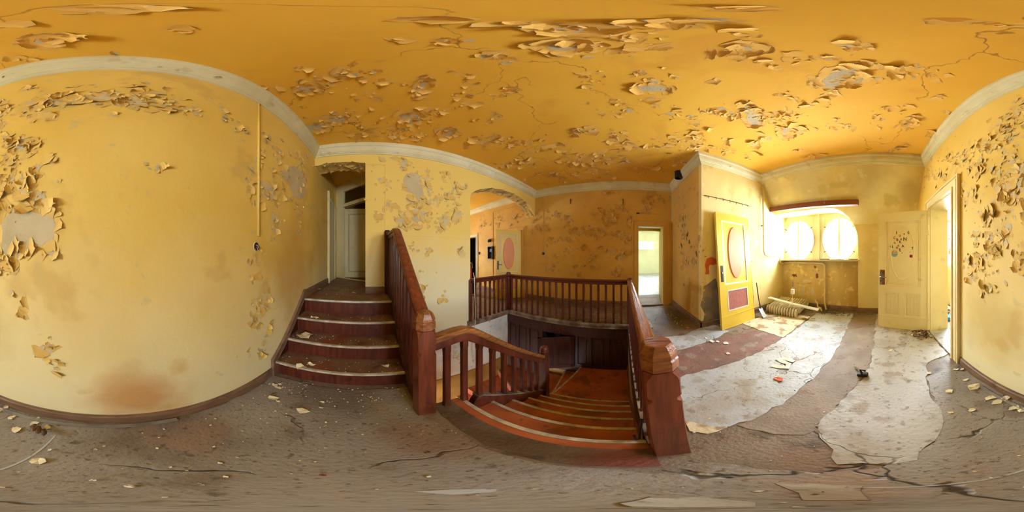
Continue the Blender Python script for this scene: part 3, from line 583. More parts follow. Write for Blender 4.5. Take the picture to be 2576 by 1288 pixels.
# yellow door leaning on the pier
bl, brr = Vector((2.20, -1.52, 0)), Vector((2.255, -2.345, 0)); tl = Vector((2.388, -1.50, 2.08))
exx = (brr-bl).normalized(); ez = (tl-bl); ez = (ez-exx*ez.dot(exx)).normalized(); ey = ez.cross(exx).normalized()
yd = thing('door', 'loose yellow door with salmon oval panel leaning on the pier wall', 'door', bl+Vector((0, 0, .006)))
yd.rotation_euler = Matrix((exx, ey, ez)).transposed().to_euler()
door_leaf(yd, (brr-bl).length, 2.09, 'leaning')
MB().box(.045, .095, -.026, -.018, .86, 1.14).build('lock_plate', BLACK, yd, bevel=.003, local=True); MB().tube([(.07, -.025, 1.02), (.07, -.036, 1.02)], .014, 10).build('keyhole', STEEL, yd, local=True)
for z in (.45, 1.72): MB().box((brr-bl).length-.002, (brr-bl).length+.012, -.02, .0, z-.05, z+.05).build('hinge', BASEB, yd, local=True)
# yellow door in the corridor wall
d2 = thing('door_2', None, None, (3.45, 3.41, .015)); d2['kind'] = 'structure'; d2.rotation_euler = (0, 0, atan2(2.96-3.41, 4.10-3.45))
door_leaf(d2, .79, 2.08, 'corridor'); lever(d2, .06, 1.02, BLACK, 1, (.02, .13))
for z in (.3, 1.75): MB().tube([(.795, -.022, z-.07), (.795, -.022, z+.07)], .010, 8).build('hinge', CREAMW, d2, local=True)
# cream leaf standing open in the passage beyond the far door
d3 = thing('door_3', None, None, (4.5, -1.19, .02)); d3['kind'] = 'structure'
MB().box(0, .66, .0, .035, 0, 2.02).build('leaf', CREAM, d3, bevel=.004, local=True); MB().box(.1, .56, .034, .045, 1.0, 1.85).build('panel', CREAM, d3, bevel=.004, local=True)
# ------------------------------------------------------------------ floor coverings
def ragged(poly, amp, step, r):
    out = []
    n = len(poly)
    for i in range(n):
        a, b = Vector(poly[i]), Vector(poly[(i+1) % n]); d = b-a; k = max(1, int(d.length/step)); nr = Vector((-d.y, d.x)).normalized()
        for j in range(k):
            t = j/k; out.append(tuple(a+d*t+(nr*r.uniform(-amp, amp) if j else nr*0)))
    return out
def sheet(poly, z, m_, name='floor_sheet', amp=.02, step=.06, th=.003):
    return struct(MB().plate(ragged(poly, amp, step, rnd), [], fZ(z), 0, -th).build(name, m_, floor))
LINOB = mat('tan_lino', (184, 182, 180), (168, 164, 160), 1.6, .45, bump=.35, bs=35, spots=[((160, 148, 132), 1.5, .52, .7), ((138, 118, 98), 4, .56, .6), ((116, 94, 76), 11, .60, .6), ((92, 76, 62), 40, .63, .6)], cracks=(1.2, (84, 70, 58), .008, .8))
DARKL = mat('brown_grimy_lino', (156, 150, 146), (136, 128, 122), 2.0, .45, bump=.4, bs=45, spots=[((116, 102, 90), 4, .57, .6), ((160, 128, 104), 1.5, .58, .5), ((84, 70, 60), 20, .62, .7), ((70, 58, 50), 60, .62, .7), ((190, 174, 150), 48, .70, .6)], cracks=(1.0, (40, 32, 26), .009, .9), blobs=[(-.25, 1.15, 0, .45, (92, 80, 70), .65), (-.7, .2, 0, .4, (104, 90, 78), .6), (.25, .6, 0, .3, (140, 108, 84), .5)])
sheet([(.56, -3.5), (1.33, -3.3), (1.31, -1.9), (1.32, -1.2), (1.36, -.75), (1.32, -.30), (.80, -.26), (.74, -.33), (.60, -.46), (.575, -.9), (.53, -1.6), (.52, -2.4)], .006, LINO)
sheet([(-.78, -3.5), (.05, -3.5), (.06, -2.5), (.09, -1.6), (.22, -1.15), (.28, -.72), (.10, -.38), (-.02, -.39), (-.10, -.42), (-.21, -.58), (-.33, -.80), (-.39, -1.3), (-.5, -1.62), (-.79, -1.75)], .006, LINOB)
sheet([(1.89, -.62), (1.98, -1.26), (2.10, -1.6), (2.44, -1.55), (2.44, -1.2), (2.3, -.9), (2.35, -.45), (1.9, -.4)], .006, LINO)
sheet([(1.33, -.30), (1.36, -.75), (1.32, -1.2), (1.31, -1.9), (1.33, -2.0), (1.75, -2.0), (1.82, -1.95), (1.96, -1.3), (1.89, -.62), (1.85, -.28)], .0035, REDF)
sheet([(.06, -2.8), (.53, -2.7), (.53, -1.5), (.575, -.9), (.59, -.5), (.3, -.6), (.22, -1.15), (.09, -1.6)], .0035, BRNF)
sheet([(-.79, -1.5), (-.40, -1.35), (-.33, -.8), (-.2, -.56), (0, -.36), (.12, -.30), (.35, -.22), (.36, .3), (.37, .62), (.30, .80), (.28, 1.22), (-.79, 1.22)], .0045, DARKL, amp=.012)
sheet([(.372, -.09), (.538, -.1), (.538, .93), (.40, .93), (.39, .6), (.378, .3)], .0045, DKST, amp=.008)
for (q0_, q1_) in (((140, 1094), (2576, 1182)), ((2576, 1182), (2010, 1221))):
    a_, b_ = on('Z', .006, *q0_), on('Z', .006, *q1_); n_ = Vector((-(b_-a_).y, (b_-a_).x)).normalized()*.004
    struct(MB().plate([(a_.x-n_.x, a_.y-n_.y), (b_.x-n_.x, b_.y-n_.y), (b_.x+n_.x, b_.y+n_.y), (a_.x+n_.x, a_.y+n_.y)], [], fZ(.0058), 0, -.002).build('floor_seam', LINO, floor))
sheet([tuple(on('Z', 0, *q).xy) for q in ((1560, 1266), (1640, 1249), (1760, 1250), (1900, 1262), (1900, 1276), (1600, 1276))], .0062, LINOB, amp=.006, step=.03)
sheet([tuple(on('Z', 0, *q).xy) for q in ((1950, 1216), (2040, 1217), (2170, 1222), (2190, 1258), (2020, 1258), (2010, 1240))], .0066, LINOB, amp=.006, step=.03)
sheet([tuple(on('Z', 0, *q).xy) for q in ((1040, 1236), (1140, 1231), (1250, 1229), (1248, 1236), (1140, 1244))], .0062, LINO, amp=.004, step=.03)
sheet([tuple(on('Z', 0, *q).xy) for q in ((1740, 1040), (1800, 1048), (1830, 1075), (1780, 1092), (1735, 1085), (1722, 1060))], .0058, MATW, amp=.008, step=.03)
mt = MB().plate(ragged([(2.20, -1.99), (1.33, -1.99), (1.37, -3.05), (2.25, -3.1)], .012, .08, rnd), [], fZ(.008), 0, -.008).build('floor_mat', MATW)
tag(mt, 'stained white lino offcut lying under the radiator', 'mat')
# ------------------------------------------------------------------ radiator group and window corner
rad = thing('radiator', 'detached cream cast-iron radiator lying tilted on the floor below the window', 'radiator', (1.56, -2.80, .085), (radians(-7), 0, radians(4)))
for k in range(12):
    x = .03+.062*k; prof = [(-.010, -.085), (.010, -.085), (.022, -.06), (.026, 0), (.022, .06), (.008, .098), (-.008, .098), (-.022, .06), (-.026, 0), (-.022, -.06)]
    def rg(y, s, dz=0): return [(x+a*s, y, .01+b*s+dz) for a, b in prof]
    M_ = MB(); M_.loft([rg(0, .35, -.02), rg(-.012, .75, -.01), rg(-.05, 1), rg(-.09, 1.0), rg(-.12, .82), rg(-.60, .82), rg(-.64, 1), rg(-.68, 1), rg(-.71, .7)])
    M_.build('section', IRON, rad, local=True, bevel=.003)
for y in (-.07, -.66): MB().tube([(-.01, y, .0), (.74, y, .0)], .026, 10).build('header_pipe', IRON, rad, local=True)
MB().tube([(-.03, -.07, .0), (-.01, -.07, .0)], .018, 8).build('valve_stub', RUST, rad, local=True)
rl = thing('curtain_rail', 'white metal double channel rail laid across the radiator top', 'rail', (1.18, -2.98, .20))
p0, p1 = Vector((1.16, -2.98, .205)), Vector((2.34, -2.92, .325))
MB().sweep([p0, p1], [(-.045, 0), (.045, 0), (.045, .028), (.035, .028), (.035, .008), (.006, .008), (.006, .024), (-.006, .024), (-.006, .008), (-.035, .008), (-.035, .028), (-.045, .028)], (0, 1, 0)).build('channel', WHT, rl)
fl = thing('float_valve', 'thin rod with a white block standing upright on the radiator', 'rod', (1.72, -2.93, .27))
MB().tube([(1.72, -2.93, .27), (1.712, -2.94, .78)], .007, 8).build('rod', PIPE, fl); MB().tube([(1.713, -2.938, .66), (1.712, -2.94, .79)], .012, 8).build('rod_sleeve', STEEL, fl)
MB().box(1.68, 1.75, -2.965, -2.90, .50, .61).build('float_block', WHT, fl, bevel=.01, seg=3)
sv = thing('shovel', 'small flat metal shovel leaning on the white wall beside the radiator', 'shovel', (2.12, -2.52, 0))
q0, q1 = Vector((2.10, -2.50, .02)), Vector((2.28, -2.56, .17)); sd = Vector((.15, -.99, 0)).normalized()*.062
MB().add([q0-sd, q0+sd, q1+sd, q1-sd, q0-sd+Vector((0, 0, .004)), q0+sd+Vector((0, 0, .004)), q1+sd+Vector((0, 0, .004)), q1-sd+Vector((0, 0, .004))], [(0,1,2,3), (4,5,6,7), (0,1,5,4), (1,2,6,5), (2,3,7,6), (3,0,4,7)]).build('blade', ZINC, sv)
c0 = Vector((2.05, -2.62, .003)); MB().plate([(2.10, -2.44), (2.13, -2.57), (1.98, -2.78), (1.92, -2.70)], [], fZ(.012), 0, -.004).build('blade_fold', ZINC, sv)
MB().tube([q1-Vector((.01, 0, .01)), Vector((2.36, -2.60, .34)), Vector((2.43, -2.60, .72))], .012, 8).build('handle', RUST, sv); MB().tube([q1, Vector((2.325, -2.585, .27))], .015, 8).build('socket', BLACK, sv)
pp = thing('heating_pipe', 'cream heating pipe down the pier corner and along to the sill', 'pipe', (2.41, -2.82, 1.3))
MB().tube([(2.42, -2.80, 3.04), (2.415, -2.82, 1.62), (2.415, -2.83, 1.42), (2.415, -2.87, 1.34), (2.415, -2.95, 1.315), (2.415, -3.36, 1.31), (2.415, -3.44, 1.30), (2.415, -3.48, 1.26), (2.415, -3.49, 1.15), (2.40, -3.6, 1.10)], .02, 10).build('pipe_run', PIPE, pp, smooth=True)
for z in (1.58, 1.72, 2.02): MB().tube([(2.415, -2.822, z-.02), (2.415, -2.822, z+.02)], .028, 10).build('coupling', PIPE, pp)
MB().box(2.40, 2.47, -2.83, -2.80, 2.0, 2.02).build('bracket', RUST, pp)
pp = thing('heating_pipe', 'cream pipe bending from under the sill down to the floor', 'pipe', (1.25, -3.62, 0))
MB().tube([(2.40, -3.63, 1.14), (1.42, -3.63, 1.14), (1.30, -3.63, 1.13), (1.26, -3.63, 1.09), (1.25, -3.63, 1.0), (1.25, -3.63, .22), (1.23, -3.60, .12), (1.19, -3.55, .03)], .022, 10).build('pipe_run', PIPE, pp, smooth=True)
for z in (.62, .66): MB().tube([(1.25, -3.63, z-.018), (1.25, -3.63, z+.018)], .029, 10).build('coupling', PIPE, pp)
vv = thing('radiator_valve', 'cream pipe elbow with valve at the foot of the parapet', 'valve', (1.35, -3.55, .05))
MB().tube([(1.48, -3.62, .22), (1.46, -3.55, .22), (1.40, -3.52, .20), (1.38, -3.50, .10), (1.30, -3.48, .08), (1.27, -3.47, .01)], .02, 8).build('elbow', PIPE, vv, smooth=True)
MB().tube([(1.46, -3.56, .19), (1.46, -3.56, .26)], .03, 10).build('valve_body', PIPE, vv)
pb = thing('pelmet_board', 'brown painted curtain board fixed above the arched window niche', 'board', (1.4, -3.2, 2.4))
A, B = Vector((2.468, -3.16, 2.47)), Vector((.40, -3.20, 2.405))
MB().sweep([A, B], [(-.06, -.058), (.05, -.058), (.05, .058), (-.06, .058)], (0, 1, 0)).build('board', BOARD, pb, bevel=.005)
MB().box(1.08, 1.10, -3.145, -3.13, 2.42, 2.45).build('hook', STEEL, pb)
# plaster crumbs and slats on the sill
for i, (x0, x1, lab) in enumerate(((1.12, 1.36, 'dark strip of broken frame lying at the middle of the sill'), (.78, 1.12, 'long white strip of frame lying along the window sill'), (.48, .68, 'short dark strip of frame at the right end of the sill'))):
    o = thing('frame_strip', lab, 'strip', (x0, -3.62, 1.226))
    MB().box(x0, x1, -3.70, -3.60, 1.226, 1.25 if i != 1 else 1.236).build('strip', CREAMW if i == 1 else BASEB, o, bevel=.003); MB().box(x0+.01, x1-.02, -3.66, -3.598, 1.25 if i != 1 else 1.236, 1.262 if i != 1 else 1.243).build('broken_edge', WHT, o)
# ------------------------------------------------------------------ fittings on the walls
cdt = thing('conduit', 'thin yellow painted conduit running down the left wall to the socket hole', 'conduit', (XW, 1.03, 1.45))
MB().tube([(XW+.010, 1.03, 3.085), (XW+.010, 1.025, 1.47)], .011, 8).build('tube', P_WEST, cdt, smooth=True)
so = thing('socket_hole', 'open round socket hole with loose wires on the left wall', 'socket', (XW, 1.005, 1.385))
MB().loft([[(XW+d, 1.005+r*cos(a), 1.385+r*1.15*sin(a)) for a in [2*pi*i/16 for i in range(16)]] for d, r in ((.001, .037), (.006, .034), (.006, .027), (-.02, .026))]).build('ring', PLAST_G, so)
MB().loft([[(XW+d, 1.005+r*cos(a), 1.385+r*1.15*sin(a)) for a in [2*pi*i/16 for i in range(16)]] for d, r in ((.0062, .028), (.0066, .027))]).build('hole', BLACK, so)
for dy, mm in ((-.008, RED), (.006, BLACK), (.0, LBLUE)): MB().tube([(XW+.004, 1.005+dy, 1.40), (XW+.03, 1.0+dy*2, 1.385), (XW+.015, 1.005+dy*3, 1.36)], .003, 6).build('wire', mm, so)
a = thing('wall_switch', 'small round black switch low on the orange far wall', 'switch', (XE, 2.29, 1.33))
q = on('X', XE, 1367, 638)
MB().loft([[(XE-d, q.y+r*cos(t), q.z+r*sin(t)) for t in [2*pi*i/16 for i in range(16)]] for d, r in ((0, .04), (.018, .038), (.028, .026))]).build('base', BLACK, a); MB().loft([[(XE-d, q.y+r*cos(t), q.z+r*sin(t)) for t in [2*pi*i/10 for i in range(10)]] for d, r in ((.028, .01), (.034, .009))]).build('knob', WHT, a)
a = thing('wire_strip', 'thin cable strip running down the far wall to the black switch', 'cable', (XE, q.y, q.z+.1)); MB().box(XE-.012, XE, q.y-.008, q.y+.008, q.z+.04, 3.08).build('strip', P_EAST, a)
for (x, y, lab) in ((1425, 508, 'square painted vent cover on the far wall nearer the arch'), (1556, 508, 'square painted vent cover on the far wall nearer the doorway')):
    p = on('X', XE, x, y); a = thing('vent_cover', lab, 'vent', p); MB().box(XE-.012, XE, p.y-.105, p.y+.105, p.z-.07, p.z+.07).build('cover', P_EAST, a, bevel=.003); MB().box(XE-.016, XE-.011, p.y-.12, p.y-.105, p.z-.075, p.z+.08).build('lip', RUST, a)
p = on('X', XE, 1605, 537); a = thing('wall_bracket', 'small dark metal bracket above the far doorway', 'bracket', p); MB().box(XE-.03, XE, p.y-.035, p.y+.035, p.z-.016, p.z+.016).build('plate', RUST, a); MB().tube([(XE-.01, p.y-.03, p.z-.005), (XE-.01, -1.0, p.z-.012)], .006, 6).build('wire', P_EAST, a)
fp = thing('flue_stub', 'black round flue pipe stub sticking out below the cornice', 'pipe', (3.0, -1.17, 3.0)); d_ = on('Y', -1.17, 1707, 441)
MB().tube([(d_.x, YP, 3.16), (d_.x, d_.y, 3.16)], .03, 8).build('bracket', RUST, fp)
MB().loft([[(d_.x+r*cos(t), d_.y+r*sin(t), z) for t in [2*pi*i/20 for i in range(20)]] for z, r in ((d_.z+.10, .075), (d_.z+.10, .085), (d_.z-.08, .085), (d_.z-.08, .075), (d_.z+.05, .072))]).build('pipe', BLACK, fp, smooth=False)
# hook rail on the pier
hk = thing('hook_rail', 'thin broken hook rail high on the pale pier wall', 'rail', (XK, -1.9, 2.2))
A, B = on('X', XK, 1771, 492), on('X', XK, 1886, 519)
MB().tube([A+Vector((-.008, 0, 0)), B+Vector((-.008, 0, 0))], .006, 6).build('wire', RUST, hk)
for k in range(7):
    c = A.lerp(B, (k+.5)/7); MB().tube([c+Vector((-.006, 0, .01)), c+Vector((-.03, 0, -.005)), c+Vector((-.03, 0, -.03)), c+Vector((-.012, 0, -.036))], .005, 6).build('hook', RUST, hk)
# picture rail / cable mouldings on the north wall
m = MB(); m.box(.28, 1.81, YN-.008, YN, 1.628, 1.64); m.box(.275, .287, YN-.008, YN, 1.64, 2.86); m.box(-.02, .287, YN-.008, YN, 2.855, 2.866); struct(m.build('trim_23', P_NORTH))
m = MB(); m.box(XE-.015, XE, 4.21, 4.235, 0, 2.95); m.box(XE-.015, XE, 2.8, 4.235, 2.93, 2.95); struct(m.build('trim_24', P_EAST))
m = MB(); m.box(XE-.02, XE, YP+.0, YP+.025, 2.2, 3.08); struct(m.build('trim_25', CORN))
fb = thing('fuse_box', 'small black open meter box on the corridor wall beside the yellow door', 'box', (XE, 4.3, 1.43))
m = MB(); m.plate(rect(4.17, 4.42, 1.20, 1.66), [rect(4.19, 4.40, 1.22, 1.64)], fX(XE), 0, -.09); m.build('case', BLACK, fb); MB().box(XE-.03, XE-.005, 4.18, 4.41, 1.21, 1.65).build('backplate', VOID, fb); MB().box(XE-.05, XE-.02, 4.22, 4.37, 1.45, 1.58).build('meter', BLACK, fb, bevel=.01)
wl = thing('wall_lamp', 'black bulkhead lamp above the open meter box', 'lamp', (XE, 4.36, 1.88)); MB().tube([(XE, 4.36, 1.88), (XE-.06, 4.36, 1.88)], .06, 14).build('base', BLACK, wl); MB().tube([(XE-.06, 4.36, 1.88), (XE-.1, 4.36, 1.82)], [.055, .03], 12).build('shade', BLACK, wl)
wl = thing('bell_push', 'dark round bell fixed low on the corridor wall left of the meter box', 'bell', (XE, 5.0, 1.42)); MB().tube([(XE, 5.0, 1.42), (XE-.05, 5.0, 1.42)], [.06, .045], 14).build('base', BLACK, wl); MB().tube([(XE-.05, 5.0, 1.42), (XE-.07, 5.0, 1.42)], .02, 10).build('knob', RUST, wl)
fe = thing('fire_extinguisher', 'red fire extinguisher standing in the corridor behind the arch', 'extinguisher', (3.25, 4.42, 0)); fx, fy = 3.235, 4.42
MB().loft([[(fx+r*cos(t), fy+r*sin(t), z) for t in [2*pi*i/16 for i in range(16)]] for z, r in ((.40, .06), (.42, .07), (.86, .07), (.93, .05), (.98, .025), (1.02, .025))]).build('cylinder', RED, fe, smooth=True)
MB().tube([(fx, fy, 1.02), (fx+.03, fy-.02, 1.1), (fx+.06, fy-.04, 1.06), (fx+.08, fy-.04, .9)], .01, 8).build('hose', STEEL, fe); MB().box(fx-.1, fx+.1, fy-.1, fy+.1, 0, .40).build('stand', VOID, fe)
cb = thing('hanging_cable', 'thin white cable hanging down past the short railing into the stairwell', 'cable', (1.83, 2.40, 0))
MB().tube([(1.84, 2.405, 1.0), (1.86, 2.40, .9), (1.85, 2.38, .6), (1.87, 2.38, .3), (1.855, 2.37, -.02), (1.85, 2.40, -.2), (1.84, 2.45, -.6), (1.85, 2.455, -1.1)], .006, 6).build('wire', WHT, cb)
wb = thing('white_board', 'light patch on the corridor floor drawn as a white slab beside the open yellow door', 'board', (3.0, 4.6, 0)); MB().box(2.75, 3.42, 4.3, 5.1, 0, .02).build('slab', WHT, wb, bevel=.004)  # white slab stands in for light falling on the floor
nc = thing('stair_cable', 'black cable curving down beside the near newel post', 'cable', (.6, -.07, .1)); MB().tube([(.565, -.065, .42), (.575, -.062, .25), (.585, -.060, .10), (.61, -.050, .02), (.66, -.045, .018)], .006, 6).build('wire', BLACK, nc)
# ------------------------------------------------------------------ peeling paint
def flake_mesh(i, mats, r):
    """curled double-sided sheet: attached along y=0, curling away towards +z"""
    nu, nv = 4, 3; th = .0011; curl = r.choice((r.uniform(.15, .6), r.uniform(.4, 1.2), r.uniform(.9, 2.1))); twist = r.uniform(-.5, .5)
    wid = [r.uniform(.95, 1.4), r.uniform(.8, 1.25), r.uniform(.55, 1.1), r.uniform(.3, .85), r.choice((.06, .2, r.uniform(.1, .6)))]
    sk = [0]+[r.uniform(-.16, .16) for _ in range(nu)]; y = z = 0; P = []
    for u in range(nu+1):
        row = []
        for v in range(nv+1):
            s = v/nv-.5; k = 1+(.3*twist*s); jy = r.uniform(-.12, .12) if u in (0, nu) or v in (0, nv) else 0
            row.append(Vector((s*wid[u]+sk[u]+r.uniform(-.11, .11)*(v in (0, nv)), y+jy*.6, z*k+abs(s)*.1*u/nu*twist+.012)))
        P.append(row); a = curl*((u+.5)/nu)**1.1; y += cos(a)/nu; z += sin(a)/nu
    M_ = MB(); n = (nu+1)*(nv+1); fr_, bk = [], []
    for u in range(nu+1):
        for v in range(nv+1):
            du = P[min(u+1, nu)][v]-P[max(u-1, 0)][v]; dv_ = P[u][min(v+1, nv)]-P[u][max(v-1, 0)]; nr = dv_.cross(du).normalized()
            fr_.append(P[u][v]+nr*th*8); bk.append(P[u][v]-nr*th*8)
    f0 = [(u*(nv+1)+v, u*(nv+1)+v+1, (u+1)*(nv+1)+v+1, (u+1)*(nv+1)+v) for u in range(nu) for v in range(nv)]
    M_.add(fr_, f0, 0); M_.add(bk, [tuple(reversed(q)) for q in f0], 1)
    edge = [v for v in range(nv)]+[u*(nv+1)+nv for u in range(nu)]+[nu*(nv+1)+v for v in range(nv, 0, -1)]+[u*(nv+1) for u in range(nu, 0, -1)]
    for a, b in zip(edge, edge[1:]+edge[:1]): M_.f.append((a, b, b+n, a+n)); M_.m.append(1)
    me = bpy.data.meshes.new('paint_flake'); me.from_pydata(M_.v, [], M_.f)
    for q in mats: me.materials.append(q)
    me.polygons.foreach_set('material_index', M_.m); me.update(); return me, M_
FL = {}
for key, mm in (('ceil', F_CEIL), ('wall', F_WALL), ('east', F_EAST)):
    r = random.Random(11); FL[key] = [flake_mesh(i, (mm, F_BACK), r) for i in range(22)]
class Peel:
    """flakes and bare patches on one surface"""
    def __init__(s, host, key, nrm, patch): s.h, s.k, s.n, s.p = host, key, Vector(nrm), patch; s.ok = None; s.fl = []; s.pat = MB(); s.r = random.Random(sum(map(ord, key))+len(s.h.name))
    def flake(s, p, size, ang=None, nrm=None, asp=None):
        n = Vector(nrm) if nrm is not None else s.n; t = Vector((0, 0, 1)) if abs(n.z) < .7 else Vector((1, 0, 0))
        t = (t-n*t.dot(n)).normalized(); b = n.cross(t); a = s.r.uniform(0, 2*pi) if ang is None else ang+s.r.uniform(-.5, .5)
        y = t*cos(a)+b*sin(a); x = y.cross(n); asp = asp or s.r.uniform(.7, 1.7)
        M_ = Matrix((x*size*asp, y*size, n*size*s.r.uniform(.45, .95))).transposed().to_4x4(); M_.translation = Vector(p)
        s.fl.append((size*asp**.5/(Vector(p)-EYEV).length, M_, s.r.randrange(22)))
    def patch(s, p, rx, ry, nrm=None, mi=0, ang=0, n=None):
        nn = Vector(nrm) if nrm is not None else s.n; t = Vector((0, 0, 1)) if abs(nn.z) < .7 else Vector((1, 0, 0)); b = nn.cross(t).normalized(); t = b.cross(nn)
        k = n or 11; o = Vector(p)+nn*s.r.uniform(.0008, .002); pts_ = []
        for i in range(k):
            a = 2*pi*i/k+ang; q = s.r.uniform(.5, 1.15); pts_.append(o+(t*cos(a)*ry+b*sin(a)*rx)*q)
        s.pat.add([o]+pts_, [(0, i+1, (i+1) % k+1) for i in range(k)], mi)
    def poly(s, pts_, mi=0, nrm=None, rag=.35):
        nn = Vector(nrm) if nrm is not None else s.n; o = nn*s.r.uniform(.001, .002); out = []
        n = len(pts_)
        for i in range(n):
            a, b = Vector(pts_[i]), Vector(pts_[(i+1) % n]); k = 4
            for j in range(k): q = a.lerp(b, j/k); out.append(q+o+((b-a).cross(nn))*s.r.uniform(-rag, rag)*.25*(j > 0))
        u = (out[1]-out[0]).normalized(); w = nn.cross(u)
        tri = tessellate_polygon([[Vector(((q-out[0]).dot(u), (q-out[0]).dot(w), 0)) for q in out]]); s.pat.add(out, [tuple(t) for t in tri], mi)
    def clusters(s, ax, val, lst, s0=.04, s1=.10, patchy=.5, pmi=lambda r: 0):
        for (x, y, rx, ry, n) in lst:
            for k in range(int(n*1.5) if ax == 'X' and x > 2330 else n):
                px_, py_ = x+s.r.gauss(0, .75)*rx, y+s.r.gauss(0, .75)*ry
                p = on(ax, val, px_, py_)
                if s.ok and not s.ok(p): continue
                size = (s0+(s1-s0)*s.r.random()**2.2)*(1.45 if ax == 'Z' and y > 320 else 1)
                s.flake(p, size)
                if s.r.random() < patchy: s.patch(p+Vector((s.r.uniform(-.3, .3)*size,)*3)*(0 if True else 1), size*s.r.uniform(.35, .8), size*s.r.uniform(.3, .7), mi=pmi(s.r), ang=s.r.uniform(0, 6))
    def finish(s, nmax, mats):
        s.fl.sort(key=lambda q: -q[0])
        for _, M_, i in s.fl[:nmax]:
            o = bpy.data.objects.new('paint_flake', FL[s.k][i][0]); COL.objects.link(o); o.parent = s.h; o.matrix_local = M_
        if len(s.fl) > nmax:
            b = MB()
            for _, M_, i in s.fl[nmax:]:
                src = FL[s.k][i][1]; off = len(b.v); b.v += [tuple(M_ @ Vector(q)) for q in src.v]; b.f += [tuple(j+off for j in q) for q in src.f]; b.m += src.m
            o = b.build('small_paint_flakes', [FL[s.k][0][0].materials[0], F_BACK], s.h); o['kind'] = 'stuff'
        if s.pat.v: o = s.pat.build('bare_patches', mats, s.h); o['kind'] = 'stuff'
# --- ceiling
pc = Peel(ceil_, 'ceil', (0, 0, -1), None); pc.ok = lambda p: XW+.09 < p.x < XE-.09 and -2.7 < p.y < YN-.09 and not (p.x > XK-.09 and p.y < YP+.09)
CL = [(681,218,18,7,6),(797,223,50,9,16),(790,199,24,5,5),(878,196,42,8,9),(767,170,22,5,5),(852,179,16,3,3),(925,181,20,4,5),(963,209,26,8,9),(1060,225,22,22,10),(1017,213,10,6,2),(920,238,18,6,6),(915,251,38,4,7),(845,300,42,17,24),(793,318,32,14,16),(888,280,26,9,12),(900,342,22,12,12),(1031,300,48,22,28),(986,333,50,18,24),(1038,340,36,15,24),(1123,336,24,14,10),(1110,277,22,9,14),(1155,240,26,7,10),(1168,256,14,4,4),(1198,261,8,3,3),(1139,104,40,5,8),(1025,98,30,6,3),(1070,49,50,3,5),(1250,245,10,6,5),(1275,228,14,8,8),(1243,297,22,7,12),(1237,352,60,14,34),(1240,137,24,6,7),(1270,150,24,6,7),(1185,212,14,5,4),(1162,188,18,6,5),(1289,58,36,3,5),(1431,71,68,8,14),(1412,119,44,10,9),(1535,123,58,11,16),(1629,100,48,11,13),(1655,67,48,6,10),(1752,52,40,4,6),(1606,186,22,8,8),(1658,209,44,18,18),(1483,198,26,13,12),(1483,225,8,3,2),(1476,260,10,7,5),(1494,280,22,8,4),(1558,261,14,8,6),(1580,284,30,8,11),(1453,332,12,8,7),(1487,324,14,6,6),(1558,336,26,9,11),(1539,360,26,8,11),(1576,366,38,14,24),(1394,384,44,14,30),(1315,399,22,9,15),(1271,412,20,6,9),(1330,414,20,8,11),(1438,402,38,14,22),(1498,399,56,14,32),(1565,399,34,10,18),(1360,436,44,11,22),(1409,447,56,12,32),(1483,436,56,13,32),(1517,440,24,12,20),(1681,354,38,11,20),(1655,373,24,7,9),(1752,358,28,18,32),(1724,398,28,18,30),(1629,425,56,13,20),(1368,350,8,6,4),(1327,358,12,5,4),(1293,362,22,7,9),(1632,248,16,4,4),(1647,272,10,4,3),(1696,285,10,5,4),(1698,268,6,3,2),(1744,298,24,7,9),(1873,88,38,7,6),(1879,124,42,8,11),(1806,137,26,5,6),(1912,155,18,7,8),(1946,166,12,5,4),(2005,152,18,7,6),(2075,144,36,9,11),(2158,121,30,9,10),(2119,189,52,20,22),(2086,236,20,9,7),(1803,198,12,6,4),(1963,239,20,6,5),(1991,247,10,7,5),(1893,289,52,19,42),(1803,284,28,9,15),(1834,289,20,9,10),(1946,298,40,12,22),(1994,284,24,11,13),(1745,299,16,6,8),(1759,320,12,7,5),(1980,334,20,12,15),(2008,326,14,8,8),(1918,359,22,9,11),(1834,356,16,8,9),(1820,381,30,8,11),(2010,381,14,8,9),(2047,394,20,5,8),(1890,393,20,6,8),(2105,314,34,11,20),(2200,300,14,14,14),(2293,306,36,17,22),(2301,186,54,17,32),(2226,172,14,6,6),(2340,250,24,6,6),(2242,270,40,4,8),(2268,376,24,7,10),(2337,340,10,6,5),(2382,284,16,6,6),(2077,270,6,4,3),(2030,264,12,5,5),(100,105,60,8,10),(60,148,42,4,9),(287,28,70,3,4),(440,77,28,3,4),(297,130,5,4,2),(2410,55,40,3,4),(2500,62,40,4,4),(1870,22,120,2,4),(250,20,100,2,4)]
pc.clusters('Z', ZC, CL, .02, .09, .32, lambda r: 0 if r.random() < .72 else 1)
